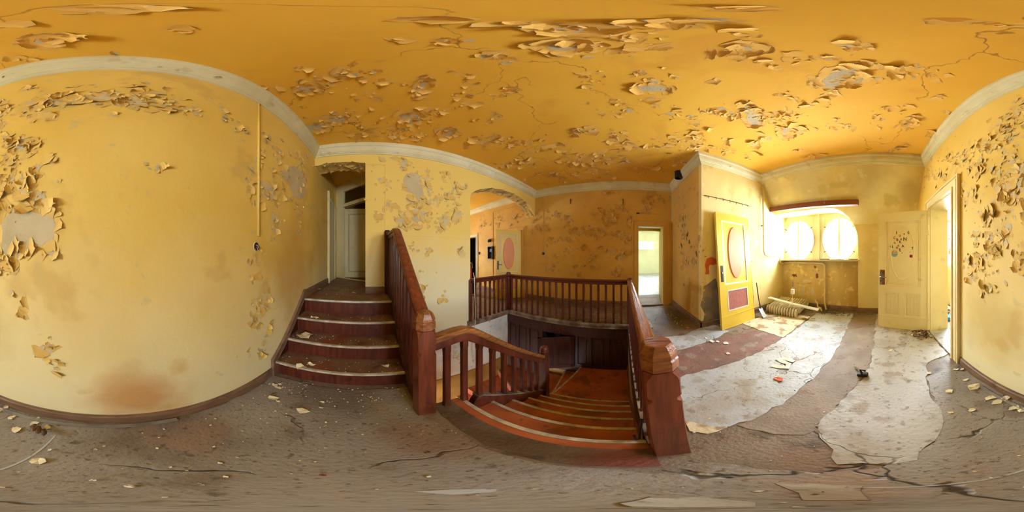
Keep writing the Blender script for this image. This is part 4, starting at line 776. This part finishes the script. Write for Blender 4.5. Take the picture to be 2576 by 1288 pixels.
for poly in ([(2056,215),(2075,196),(2096,182),(2130,168),(2166,163),(2150,186),(2120,204),(2100,224)], [(1872,266),(1888,262),(1897,280),(1912,300),(1916,312),(1888,315),(1876,298)], [(1966,324),(1984,322),(1994,338),(1980,348),(1968,340)], [(1600,219),(1640,214),(1690,222),(1668,230),(1616,230)], [(1370,116),(1448,110),(1452,124),(1394,132)], [(747,222),(792,220),(796,228),(762,236)], [(822,296),(868,290),(866,306),(836,312)], [(768,314),(820,310),(820,324),(776,332)], [(1000,290),(1050,287),(1062,300),(1030,312)], [(1046,226),(1062,204),(1080,194),(1072,214),(1058,238)], [(1108,330),(1140,326),(1144,338),(1118,346)], [(2140,205),(2164,186),(2172,200),(2150,214)], [(90,94),(160,95),(130,108),(84,110)], [(1400,68),(1520,74),(1470,80),(1410,78)], [(2276,306),(2300,296),(2302,312),(2282,318)], [(1866,116),(1894,122),(1898,134),(1880,128)]):
    pp_ = [on('Z', ZC, *q) for q in poly]; pc.poly(pp_, 1); c = sum(pp_, Vector())/len(pp_)
    for q in pp_:
        for t in (0, .5):
            z = q.lerp(pp_[(pp_.index(q)+1) % len(pp_)], t); dr = (z-c); pc.flake(z, pc.r.uniform(.05, .10), atan2(Vector((0, 0, -1)).cross(Vector((1, 0, 0))).dot(dr), dr.x))
pc.finish(290, [C_UNDER, PLAST_G])
# --- west wall
pw = Peel(wall_w, 'wall', (1, 0, 0), None); pw.ok = lambda p: -3.3 < p.y < 3.25 and .12 < p.z < 3.06
LW = [(105,253,26,10,8),(10,268,20,14,14),(60,285,24,12,12),(100,258,24,10,10),(140,245,26,9,12),(180,240,26,9,14),(220,250,24,9,14),(260,235,28,8,12),(300,255,26,10,16),(340,250,26,10,16),(380,240,26,12,16),(420,265,24,12,14),(450,272,24,10,14),(330,212,30,5,6),(200,213,30,4,5),(95,225,24,6,6),(120,300,16,8,5),(488,280,16,8,6),(20,350,24,18,16),(60,365,24,15,14),(30,402,24,14,12),(90,425,12,8,6),(20,452,20,14,12),(50,445,14,10,6),(70,468,14,10,6),(88,505,18,16,8),(8,520,14,20,8),(55,625,20,8,9),(10,660,18,10,10),(25,690,16,12,7),(115,640,14,5,5),(125,400,8,12,5),(555,275,12,10,6),(575,295,12,12,9),(597,315,12,12,10),(620,335,10,12,8),(665,380,14,18,9),(705,371,42,30,24),(751,394,18,20,16),(771,417,14,20,12),(705,452,12,18,12),(662,495,16,14,16),(693,495,12,20,14),(755,472,10,20,14),(763,505,8,14,6),(728,500,6,6,3),(627,445,8,14,9),(627,476,8,8,7),(755,550,8,26,16),(690,558,9,26,14),(705,562,5,8,3),(802,573,8,18,8),(786,526,8,14,6),(670,348,14,14,10),(658,386,8,10,9),(650,648,10,10,9),(631,664,6,10,4),(650,698,16,14,9),(670,709,8,12,5),(650,759,14,14,13),(673,757,6,22,8),(642,801,12,18,14),(673,835,8,9,7),(660,885,12,12,7),(2527,320,18,26,20),(2570,300,12,36,16),(2566,262,14,16,11),(2546,335,10,18,8),(2474,372,24,11,18),(2421,387,20,12,15),(2383,396,16,16,13),(2460,425,16,12,12),(2440,493,18,13,11),(2522,464,18,20,16),(2537,497,14,14,12),(2566,500,10,16,8),(2484,545,10,14,11),(2493,608,12,14,14),(2450,661,24,14,18),(2566,661,14,22,14),(2479,733,14,12,13),(2445,700,10,8,6),(2426,517,6,12,6),(2537,582,4,5,2),(2373,444,8,10,7),(2344,435,10,22,13),(2330,455,6,30,12),(120,880,20,18,10),(140,910,8,20,5),(55,780,16,16,6),(150,460,4,4,1),(400,420,30,14,6),(295,290,30,4,3)]
pw.clusters('X', XW, LW, .018, .078, .45)
pw.clusters('X', XW, [(2450,400,60,36,26),(2520,480,40,110,40),(2470,600,50,60,30),(2420,420,50,30,20),(2460,680,40,40,14),(2545,380,30,80,26),(40,400,40,80,30),(720,440,50,60,30),(300,252,170,16,30),(2350,450,18,50,16)], .014, .06, .5)
for poly in ([(2,560),(28,524),(62,522),(70,532),(140,534),(134,602),(96,622),(50,640),(36,660),(2,650)], [(46,494),(72,480),(104,482),(122,500),(108,516),(98,536),(70,528),(62,512)], [(716,425),(735,418),(762,430),(770,470),(758,500),(738,496),(728,470),(712,450)], [(650,450),(672,464),(696,478),(690,492),(668,482),(652,466)], [(110,252),(165,240),(168,262),(104,270),(84,274)], [(234,246),(262,238),(290,246),(262,254)], [(2548,440),(2560,420),(2576,414),(2576,482),(2556,478)], [(2456,430),(2466,410),(2474,424),(2464,440)], [(2500,636),(2510,628),(2516,644),(2506,652)], [(2560,650),(2576,640),(2576,676),(2562,668)], [(306,252),(360,240),(364,252),(320,262)], [(26,362),(60,345),(78,362),(48,380)], [(648,880),(662,876),(664,894),(652,900)], [(2474,366),(2488,352),(2490,368),(2480,378)], [(2520,318),(2534,310),(2538,326),(2526,334)]):
    pp_ = [on('X', XW, *q) for q in poly]; pw.poly(pp_)
    for i, q in enumerate(pp_):
        for t in (0, .45):
            if pw.r.random() < .75: z = q.lerp(pp_[(i+1) % len(pp_)], t); pw.flake(z, pw.r.uniform(.03, .075))
for (x, y, sz_, a_) in ((72, 500, .13, 2.4), (100, 520, .12, -1.2), (40, 470, .08, 2.0), (120, 545, .07, -.5), (20, 500, .09, 2.6), (60, 360, .07, 2.8), (85, 350, .07, 2.8), (350, 240, .07, 2.6), (300, 236, .07, 2.9), (250, 250, .06, 3.0), (400, 262, .07, 2.7), (440, 268, .06, 2.7), (2552, 455, .08, .6), (2568, 300, .08, 2.0), (2466, 428, .06, -.6), (728, 440, .06, 2.2), (718, 470, .06, 2.4), (745, 505, .06, 3.0)):
    pw.flake(on('X', XW, x, y), sz_, a_)
pw.finish(290, [PLAST])
# --- north wall
pn_ = Peel(wall_n, 'wall', (0, -1, 0), None); pn_.ok = lambda p: -.02 < p.x < 1.8 and p.z < 3.06
LN = [(1074,452,22,16,16),(1028,438,12,10,7),(1086,480,22,16,18),(1039,503,14,14,16),(1028,538,20,14,18),(1058,545,20,12,20),(1016,557,16,10,12),(1114,554,16,16,14),(1142,498,12,14,12),(1149,538,12,12,11),(1123,445,14,10,9),(1144,466,10,10,9),(1165,470,10,16,8),(1109,578,12,6,5),(1058,570,18,4,4),(1014,412,14,8,9),(984,396,26,5,7),(970,470,14,10,7),(977,515,12,14,8),(949,545,14,10,10),(1072,633,8,8,7),(1035,619,8,14,7),(1156,631,8,4,3),(1057,736,8,10,5),(1112,752,8,10,4),(1080,690,14,20,4),(1100,500,20,18,14),(1126,490,14,10,8),(938,480,12,40,6),(1195,455,8,8,4)]
pn_.clusters('Y', YN, LN, .03, .10, .6)
for poly in ([(1011,470),(1020,440),(1045,432),(1056,442),(1063,470),(1064,505),(1054,518),(1046,520),(1042,490),(1018,480)], [(1004,554),(1012,538),(1026,548),(1034,560),(1020,572),(1006,566)], [(1104,560),(1112,538),(1128,542),(1126,566),(1112,584)], [(1003,400),(1018,396),(1030,412),(1018,424),(1008,416)], [(1030,548),(1060,530),(1078,536),(1070,556),(1046,560)], [(970,520),(980,505),(982,520),(974,528)], [(1138,540),(1152,528),(1162,540),(1156,552),(1142,552)], [(1050,740),(1060,724),(1068,732),(1060,748)], [(1108,756),(1114,746),(1118,756),(1112,762)]):
    pp_ = [on('Y', YN, *q) for q in poly]; pn_.poly(pp_)
    for i, q in enumerate(pp_):
        if pn_.r.random() < .8: pn_.flake(q, pn_.r.uniform(.04, .09))
for arch, wgt in ((archL, (0, .12, 5)), (archR, (.02, .32, 7))):
    for a, b in zip(arch[:-1], arch[1:]):
        a3, b3 = Vector((a[0], 0, a[1])), Vector((b[0], 0, b[1])); d = b3-a3; nr = Vector((-d.z, 0, d.x)).normalized(); nr = nr if nr.z < 0 else -nr
        dens = int(d.length*70) if arch is archR else int(d.length*85)
        for k in range(dens):
            q = a3.lerp(b3, rnd.random()); q.y = YN+rnd.uniform(.01, .31); pn_.flake(q, rnd.uniform(.03, .10), nrm=nr)
            if rnd.random() < .4: pn_.patch(q, .04, .04, nrm=nr)
pn_.finish(240, [PLAST])
# --- east wall and pier side
pe = Peel(wall_e, 'east', (-1, 0, 0), None); pe.ok = lambda p: YP < p.y < 5.1 and .15 < p.z < 3.06
cr3 = [(250,310,40,30,14),(360,370,45,30,14),(180,430,30,45,18),(400,430,45,35,18),(500,450,45,30,16),(330,520,45,25,14),(640,310,40,30,14),(660,400,45,35,18),(760,480,45,35,18),(830,520,30,35,16),(700,370,45,35,14),(780,280,45,15,10),(580,500,45,25,14),(620,460,45,25,14),(110,380,25,60,12),(110,460,40,15,9),(200,545,25,25,8),(340,620,35,22,10),(480,610,45,16,9),(250,660,25,10,5),(540,670,40,16,9),(640,610,40,16,9),(800,620,40,18,9),(790,660,40,20,8),(230,745,26,18,10),(440,745,60,10,12),(560,750,40,10,9),(760,760,20,16,5),(780,825,35,25,9),(450,808,30,12,6),(1020,200,40,30,12),(990,280,45,25,14),(1110,190,45,20,10),(850,360,15,60,10),(1010,155,20,10,4),(670,155,50,6,6),(720,800,25,18,6)]
pe.clusters('X', XE, [(1320+a*.3106, 440+b*.3106, c*.3106, d*.3106, n) for a, b, c, d, n in cr3], .04, .115, .55)
pe.clusters('X', XE, [(1190,575,12,12,12),(1215,560,12,14,12),(1260,552,16,12,14),(1300,550,12,8,12),(1245,565,10,14,8)], .05, .13, .6)
pe.finish(220, [PLAST])
ps = Peel(wall_p, 'east', (0, 1, 0), None); ps.ok = lambda p: XK+.01 < p.x < XE and .15 < p.z < 3.06
ps.clusters('Y', YP, [(1724,560,9,36,26),(1722,610,8,40,20),(1754,641,9,28,16),(1709,559,8,12,8),(1724,663,10,14,13),(1716,505,12,14,8),(1705,470,8,20,6),(1745,480,8,14,5),(1726,720,8,12,6)], .03, .10, .7); ps.finish(70, [PLAST_G])
pk = Peel(wall_k, 'wall', (-1, 0, 0), None); pk.ok = lambda p: -3.5 < p.y < YP-.01 and p.z < 3.06
pk.poly([on('X', XK, *q) for q in [(1770,720),(1800,700),(1815,740),(1835,760),(1840,800),(1768,812)]], 0)
pk.poly([on('X', XK, *q) for q in [(1774,690),(1778,650),(1790,646),(1800,652),(1808,648),(1812,676),(1800,664),(1784,668),(1783,690)]], 1)
pk.clusters('X', XK, [(1772,640,3,60,8),(1771,760,2,40,8),(1880,650,20,40,5)], .02, .05, .6); pk.finish(14, [CEMENT, GRAFF])
pq = Peel(wall_s, 'wall', (0, 1, 0), None); parw = [o for o in bpy.data.objects if o.name == 'wall_parapet'][0]; pq.h = parw
for (x, y, r1_, r2_, mi) in ((1999,693,.10,.05,0), (2056,694,.05,.06,0), (2051,672,.035,.04,0), (2020,730,.07,.16,1), (2045,735,.05,.12,1), (1990,740,.04,.12,1), (2030,708,.12,.05,1)):
    pq.patch(on('Y', -3.68, x, y), r1_, r2_, mi=mi)
pq.clusters('Y', -3.68, [(2035,735,28,24,14), (1998,692,10,6,5), (2054,694,8,6,4)], .02, .06, .4, lambda r: 1); pq.finish(20, [HOLE, PLAST])
# crumbling bits on the cornice
r = random.Random(9); FL['corn'] = [flake_mesh(i, (CORN, F_BACK), r) for i in range(22)]
for nm, f_, n_, N_ in (('trim_3', lambda t: Vector((XW+.06, -2.4+t*4.7, 3.155)), (.75, 0, -.65), 26), ('trim_4', lambda t: Vector((-.6+t*4.4, YN-.06, 3.155)), (0, -.75, -.65), 22), ('trim_7', lambda t: Vector((XK-.06, -1.4-t*1.2, 3.155)), (-.75, 0, -.65), 6), ('trim_8', lambda t: Vector((2.2-t*2.8, -2.74, 3.155)), (0, .75, -.65), 14)):
    pz = Peel(bpy.data.objects[nm], 'corn', n_, None)
    for k in range(N_):
        q_ = f_(pz.r.random())+Vector((0, 0, pz.r.uniform(-.03, .05))); pz.flake(q_+Vector(n_)*.006, pz.r.uniform(.015, .045))
    pz.finish(N_, [PLAST])
# stairwell white wall cracks and flakes
wsw = [o for o in bpy.data.objects if o.name == 'wall_stairwell'][0]
pt = Peel(wsw, 'wall', (0, -1, 0), None); FL['wall_w'] = None
pt.k = 'wall'
r = random.Random(5); WF = mat('white_flake_paint', (232, 232, 226), (214, 216, 216), 8, .7); FL['white'] = [flake_mesh(i, (WF, F_BACK), r) for i in range(22)]; pt.k = 'white'
pt.clusters('Y', YN, [(1150,890,20,26,16),(1185,880,18,40,16),(1110,940,10,20,10),(1245,815,14,14,8),(1215,850,14,30,10),(1262,830,8,20,6),(1150,850,14,10,6)], .03, .10, .5); pt.finish(40, [PLAST_G])
# ------------------------------------------------------------------ small things on the floor
def chip(name, x, y, size, m_, label, cat, group=None, z=None, pxs=None, k=7, th=.002, lift=.012):
    """thin curled scrap lying on the floor at a photographed spot"""
    p = on('Z', z or .006, x, y); M_ = MB(); pts_ = []; zz = (z or .006)
    a0 = rnd.uniform(0, 6)
    for i in range(k): a = a0+2*pi*i/k; q = rnd.uniform(.55, 1.1); pts_.append((p.x+size*q*cos(a), p.y+size*.7*q*sin(a), zz+.001+rnd.uniform(0, lift)))
    top = [(p.x, p.y, zz+.004+lift*.2)]+pts_; n = len(top)
    M_.add(top+[(q[0], q[1], q[2]-th) for q in top], [(0, i+1, (i+1) % k+1) for i in range(k)]+[(n, n+(i+1) % k+1, n+i+1) for i in range(k)]+[(i+1, (i+1) % k+1, n+(i+1) % k+1, n+i+1) for i in range(k)])
    o = M_.build(name, m_); tag(o, label, cat, group); return o
CH = [(38, 1082, 0.035, 'flat cream paint chip on the floor just left of the rotten wood chunk'), (85, 1067, 0.035, 'cream paint chip lying against the metal rail behind the rotten wood chunk'), (120, 1075, 0.03, 'cream paint chip at the right end of the rotten wood chunk'), (95, 1052, 0.02, 'small cream chip caught between the metal rail and the left baseboard'), (15, 1024, 0.03, 'cream chip beside the metal rail at the far left edge of the panorama'), (30, 1050, 0.03, 'narrow cream chip on the floor farther left of the rotten wood chunk'), (125, 1132, 0.012, 'small rounded white chip alone on the brown floor below the wood chunk'), (2405, 930, 0.03, 'cream chip at the very foot of the west door casing'), (2420, 930, 0.03, 'cream chip between the west door casing and the start of the baseboard'), (2430, 956, 0.03, 'flat cream chip just above the thick paint slab near the west door'), (2388, 985, 0.04, 'curled tan chip on the lino left of the thick paint slab'), (2337, 939, 0.03, 'flat cream chip beside a lino crack in front of the west door'), (2494, 1000, 0.05, 'first large cream scrap along the metal rail counting from the west door'), (2512, 1012, 0.05, 'second large cream scrap along the metal rail counting from the west door'), (2530, 1003, 0.05, 'third large cream scrap lying over the metal rail from the west door'), (2552, 1026, 0.05, 'fourth large cream scrap along the metal rail counting from the west door'), (2570, 1030, 0.05, 'large cream scrap by the rail at the right edge of the panorama'), (2448, 1032, 0.03, 'small square cream chip alone on the grimy floor before the baseboard'), (2392, 1037, 0.025, 'small cream chip right of the long crack in the tan lino'), (690, 968, 0.03, 'cream chip at the stair foot nearest the end of the sloping skirting'), (700, 975, 0.03, 'bigger folded cream chip at the foot of the hall stairs'), (704, 967, 0.025, 'small cream chip tucked against the lowest riser of the hall stairs'), (762, 1034, 0.05, 'long lone cream chip on the open floor in front of the hall stairs'), (686, 1002, 0.05, 'wide pale chip on the floor below the left skirting end'), (812, 1012, 0.02, 'tiny white chip in front of the middle of the lowest stair'), (810, 1026, 0.02, 'tiny cream chip beside the long chip before the stairs'), (700, 1010, 0.02, 'tiny cream chip right of the wide pale chip below the skirting'), (1777, 851, 0.03, 'white scrap on the pale lino nearest the pier corner'), (1792, 859, 0.05, 'crumpled white scrap on the lino in front of the leaning yellow door'), (1806, 860, 0.04, 'thin white scrap right of the crumpled one before the leaning door'), (1826, 864, 0.05, 'white scrap at the edge of the reddish floor strip near the leaning door'), (1832, 890, 0.04, 'bright white scrap in the middle of the reddish floor strip'), (2240, 882, 0.03, 'cream chip on the tan lino in front of the open cream door'), (395, 1128, 0.01, 'small pale chip on the brown floor below the orange stain on the left wall'), (240, 1131, 0.01, 'small pale chip on the brown floor right of the rotten wood chunk'), (820, 1128, 0.008, 'tiny pale chip on the brown floor between the stairs and the red leaf')]
for x, y, s_, lab in CH: chip('paint_chip', x, y, s_, CHIP if 'white' not in lab else PAPER, lab, 'paint chip', 'fallen paint chips on the floor')
chip('paint_scrap', 95, 1160, .034, CHIP, 'large cream scrap of fallen paint near the curved seam below the left wall', 'paint chip')
chip('paint_scrap', 2450, 975, .07, CHIP, 'thick brown-backed slab of fallen paint by the baseboard near the west door', 'paint chip', lift=.05, th=.012)
chip('paint_scrap', 232, 1208, .010, PAPER, 'white paint flake on the floor nearest the tripod foot', 'paint chip'); chip('paint_scrap', 325, 1223, .014, PAPER, 'long white paint flake on the grimy brown floor', 'paint chip')
chip('plastic_shard', 1958, 955, .05, ORNG, 'orange plastic shard with a dark edge on the grey lino', 'shard', lift=.02); chip('red_leaf', 812, 1196, .011, RED, 'small dried red leaf on the brown floor', 'leaf', lift=.03)
chip('paper_scrap', 2030, 817, .06, LBLUE, 'light blue paper scrap lying in front of the radiator', 'paper'); chip('orange_stain', 2050, 886, .03, ORNG, 'tiny rusty orange scrap on the grey lino beyond the paper ribbon', 'scrap', lift=.003)
for (x, y, z, s, lab) in ((790,800,.56,.06,'torn cream paint curl on the third step of the hall stairs'), (768,846,.375,.10,'biggest heap of paint curls at the left of the second step'), (757,925,.19,.065,'broad cream paint flake hanging over the lowest nosing'), (782,918,.19,.045,'pale narrow paint flake behind the broad one on the lowest step'), (969,921,.19,.045,'small pinkish paint curl at the right of the lowest step'), (803,729,.742,.05,'folded paint flake against the skirting on the hall floor'), (891,738,.742,.04,'small paint flake in the middle of the hall floor'), (1413,1053,-.55,.03,'lone paint crumb on a step of the orange flight')):
    chip('step_paint_curl', x, y, s, CHIP, lab, 'paint chip', z=z+.003, lift=.03)
    if s > .09: 
        for k in range(0): pass
for (x, y, s_, lab) in ((1478, 711, .05, 'reddish scrap on the landing at the foot of the far orange wall'), (1500, 752, .04, 'reddish scrap behind the middle of the far railing'), (1730, 825, .04, 'reddish scrap by the pier baseboard nearer the worn railing'), (1760, 815, .03, 'small reddish scrap tucked close to the pier corner')): chip('red_scrap', x, y, s_, ORNG, lab, 'scrap', 'reddish scraps on the landing floor', lift=.02)
# white paper ribbon
rb = MB(); path = [(1945,918),(1958,908),(1975,912),(1990,905),(1984,922),(1972,926),(1955,922)]; path = [(1941,919),(1962,924),(1980,926),(1984,916),(1968,910),(1957,905),(1968,902),(1982,905),(1998,910)]
P_ = [on('Z', .008, *q) for q in path]
M_ = MB(); M_.sweep([q+Vector((0, 0, .006*(i % 2))) for i, q in enumerate(P_)], [(-.001, 0), (.001, 0), (.001, .002), (-.001, .002)], (0, 1, 0))
rbm = MB(); L_, R_ = [], []
for i, q in enumerate(P_):
    d = (P_[min(i+1, len(P_)-1)]-P_[max(i-1, 0)]).normalized(); n = Vector((-d.y, d.x, 0))*.030; L_.append(q+n+Vector((0, 0, .004+.008*(i % 2)))); R_.append(q-n+Vector((0, 0, .004+.003*(i % 3))))
k = len(P_); vv_ = L_+R_; rbm.add(vv_+[q-Vector((0, 0, .002)) for q in vv_], [(i, i+1, k+i+1, k+i) for i in range(k-1)]+[(2*k+i, 3*k+i, 3*k+i+1, 2*k+i+1) for i in range(k-1)])
tag(rbm.build('paper_ribbon', PAPER), 'folded white paper ribbon lying on the grey lino', 'paper')
bk_ = thing('door_closer', 'dark metal bracket with a bent strip lying on the floor', 'bracket', on('Z', .006, 2168, 945)); p = on('Z', .006, 2170, 945); q = on('Z', .02, 2150, 922)
MB().box(p.x-.05, p.x+.05, p.y-.03, p.y+.03, .008, .045).build('body', GREEN if False else BLACK, bk_, bevel=.012); MB().tube([p+Vector((.0, .02, .03)), p+Vector((.02, .0, .09)), p+Vector((-.02, -.02, .06))], .012, 8).build('arm', BLACK, bk_); MB().sweep([p+Vector((.0, -.02, .03)), q], [(-.012, 0), (.012, 0), (.012, .004), (-.012, .004)], (1, 0, 0)).build('strip', CEMENT, bk_)
ch = thing('rotten_wood_chunk', 'chunk of rotten brown wood on paint scraps beside the left wall', 'wood', on('Z', .006, 100, 1085)); p = on('Z', .006, 95, 1080)
for k in range(3):
    r_ = random.Random(k+3); M_ = MB(); c = p+Vector((.0+.012*k, -.03+.028*k, .012)); M_.loft([[c+Vector((t*.05-.03+r_.uniform(-.01, .01), cos(a)*.018*s+t*.02, .012+sin(a)*.014*s+.014*t)) for a in [2*pi*i/7 for i in range(7)]] for t, s in ((0, .4), (.5, 1), (1, .9), (1.5, .3))]); M_.build('splinter', RUST, ch)
gb = on('Z', 0, 1704, 1122); o = thing('glass_block', 'small green block wedged under the near newel post', 'block', gb); MB().box(gb.x-.012, gb.x+.022, gb.y-.035, gb.y+.01, .006, .032).build('block', GREEN, o, bevel=.003)
# thin metal rail along the west wall
o = thing('metal_rail', 'thin grey metal channel rail lying along the left baseboard', 'rail', (-.74, -.3, .01))
MB().sweep([(-.735, -1.02, .008), (-.745, -.3, .008), (-.765, .33, .008)], [(-.014, 0), (.014, 0), (.014, .01), (.008, .01), (.008, .004), (-.008, .004), (-.008, .01), (-.014, .01)], (1, 0, 0)).build('channel', ZINC, o)
o = thing('floor_plank', 'thin wooden plank end lying beside the long worn railing', 'plank', (2.0, -.3, .01)); p = on('Z', .01, 1633, 812); MB().box(p.x-.25, p.x+.02, p.y-.03, p.y+.06, .006, .02).build('board', WOODH, o, bevel=.003)
# dirt heap by the west door, rubble in the side room
def heap(name, cx, cy, rx, ry, n, mats, s0, s1, label=None, zmax=.05, z0=.004):
    b = MB(); r_ = random.Random(len(name)+n)
    for k in range(n):
        a, q = r_.uniform(0, 2*pi), r_.random()**.6; x, y = cx+rx*q*cos(a), cy+ry*q*sin(a); s = r_.uniform(s0, s1); z = z0+zmax*(1-q)*r_.random()
        M_ = Matrix.Rotation(r_.uniform(0, 6), 3, Vector((r_.uniform(-.4, .4), r_.uniform(-.4, .4), 1)).normalized())
        pts_ = [M_ @ Vector(v)+Vector((x, y, z+s*.2)) for v in ((-s, -s*.4, 0), (s*.8, -s*.5, s*.1), (s, s*.4, 0), (-s*.6, s*.5, s*.15), (-s*.7, -s*.3, s*.25), (s*.6, 0, s*.3))]
        b.add(pts_, [(0,1,2,3), (0,1,5,4), (1,2,5), (2,3,4,5), (3,0,4)], r_.randrange(len(mats)))
    o = b.build(name, mats); o['kind'] = 'stuff'; o['label'] = label; o['category'] = 'debris'; return o
heap('dirt_debris', -.66, -2.42, .17, .20, 130, [RUST, FLOOR, CHIP, RUST], .008, .035, 'brown splinters and plaster crumbs heaped at the foot of the west door')
heap('rubble_debris', -2.15, -3.2, .75, .55, 420, [PAPER, CHIP, PLAST_G, RUST], .02, .10, 'pale rubble heap on the side room floor seen through the west door', .55)
heap('parapet_debris', 1.0, -3.42, .55, .14, 160, [RUST, FLOOR, CEMENT], .006, .028, 'dark crumbs swept along the foot of the parapet', .02)
heap('pier_debris', 3.1, -1.05, .45, .14, 110, [FLOOR, RUST, CHIP], .006, .022, 'dark crumbs along the baseboard of the pier', .015)
o = tag(MB().plate([(-1.5, -2.75), (-1.28, -2.85), (-1.25, -3.0), (-1.5, -3.05)], [], fZ(.02), 0, .04).build('plastic_bag', BLUE, bevel=.015), 'blue plastic bag on the rubble beyond the west door', 'bag')
w3 = thing('window_3', None, None); w3['kind'] = 'structure'
MB().plate(rect(-3.0, -1.62, .95, 2.75), [rect(-2.90, -2.36, 1.05, 2.2), rect(-2.26, -1.72, 1.05, 2.2), rect(-2.90, -1.72, 2.28, 2.68)], fY(-3.92), 0, -.05).build('window_frame', WHT, w3); MB().plate(rect(-2.95, -1.66, 1.0, 2.72), [], fY(-3.945), 0, -.004).build('pane', gl, w3)
b = MB(); r_ = random.Random(2)
def speck(x, y, s, z, mi):
    a = r_.uniform(0, 6); pts_ = [(x+s*q*cos(a+t), y+s*q*sin(a+t), z+r_.uniform(.001, .006)) for t, q in ((0, 1), (1.6, .7), (3.2, 1), (4.6, .6))]
    b.add([(p[0], p[1], z) for p in pts_]+pts_, [(4,5,6,7), (0,1,5,4), (1,2,6,5), (2,3,7,6), (3,0,4,7)], mi)
for k in range(1000):
    x, y = r_.uniform(-.79, 2.4), r_.uniform(-3.4, 1.2)
    if -.11 < y and x > .36 or y < -2.5 and x < .1: continue
    speck(x, y, r_.uniform(.0015, .005)*(2.2 if r_.random() < .08 else 1), .006, r_.choice((0, 0, 1, 2, 2, 3)))
for k in range(110): speck(r_.uniform(-.79, .3), r_.uniform(1.02, 1.24) if k % 2 else r_.uniform(-.6, 1.2), r_.uniform(.003, .009), .006, r_.choice((0, 0, 1)))
for k in range(220):
    i = r_.randrange(4); speck(r_.uniform(-.78, .28), r_.uniform(YT[i]+.03, (YT+[2.9])[i+1]-.03), r_.uniform(.002, .007), RISE*(i+1)+.001, r_.choice((0, 1, 2)))
for k in range(300): speck(r_.uniform(2.95, 4.05), r_.uniform(-.2, 2.8), r_.uniform(.004, .014), .001, r_.choice((0, 1, 2, 3)))
o = b.build('floor_debris', [CHIP, PAPER, RUST, CEMENT]); o['kind'] = 'stuff'; o['label'] = 'fine paint crumbs and grit scattered over the floors and steps'; o['category'] = 'debris'
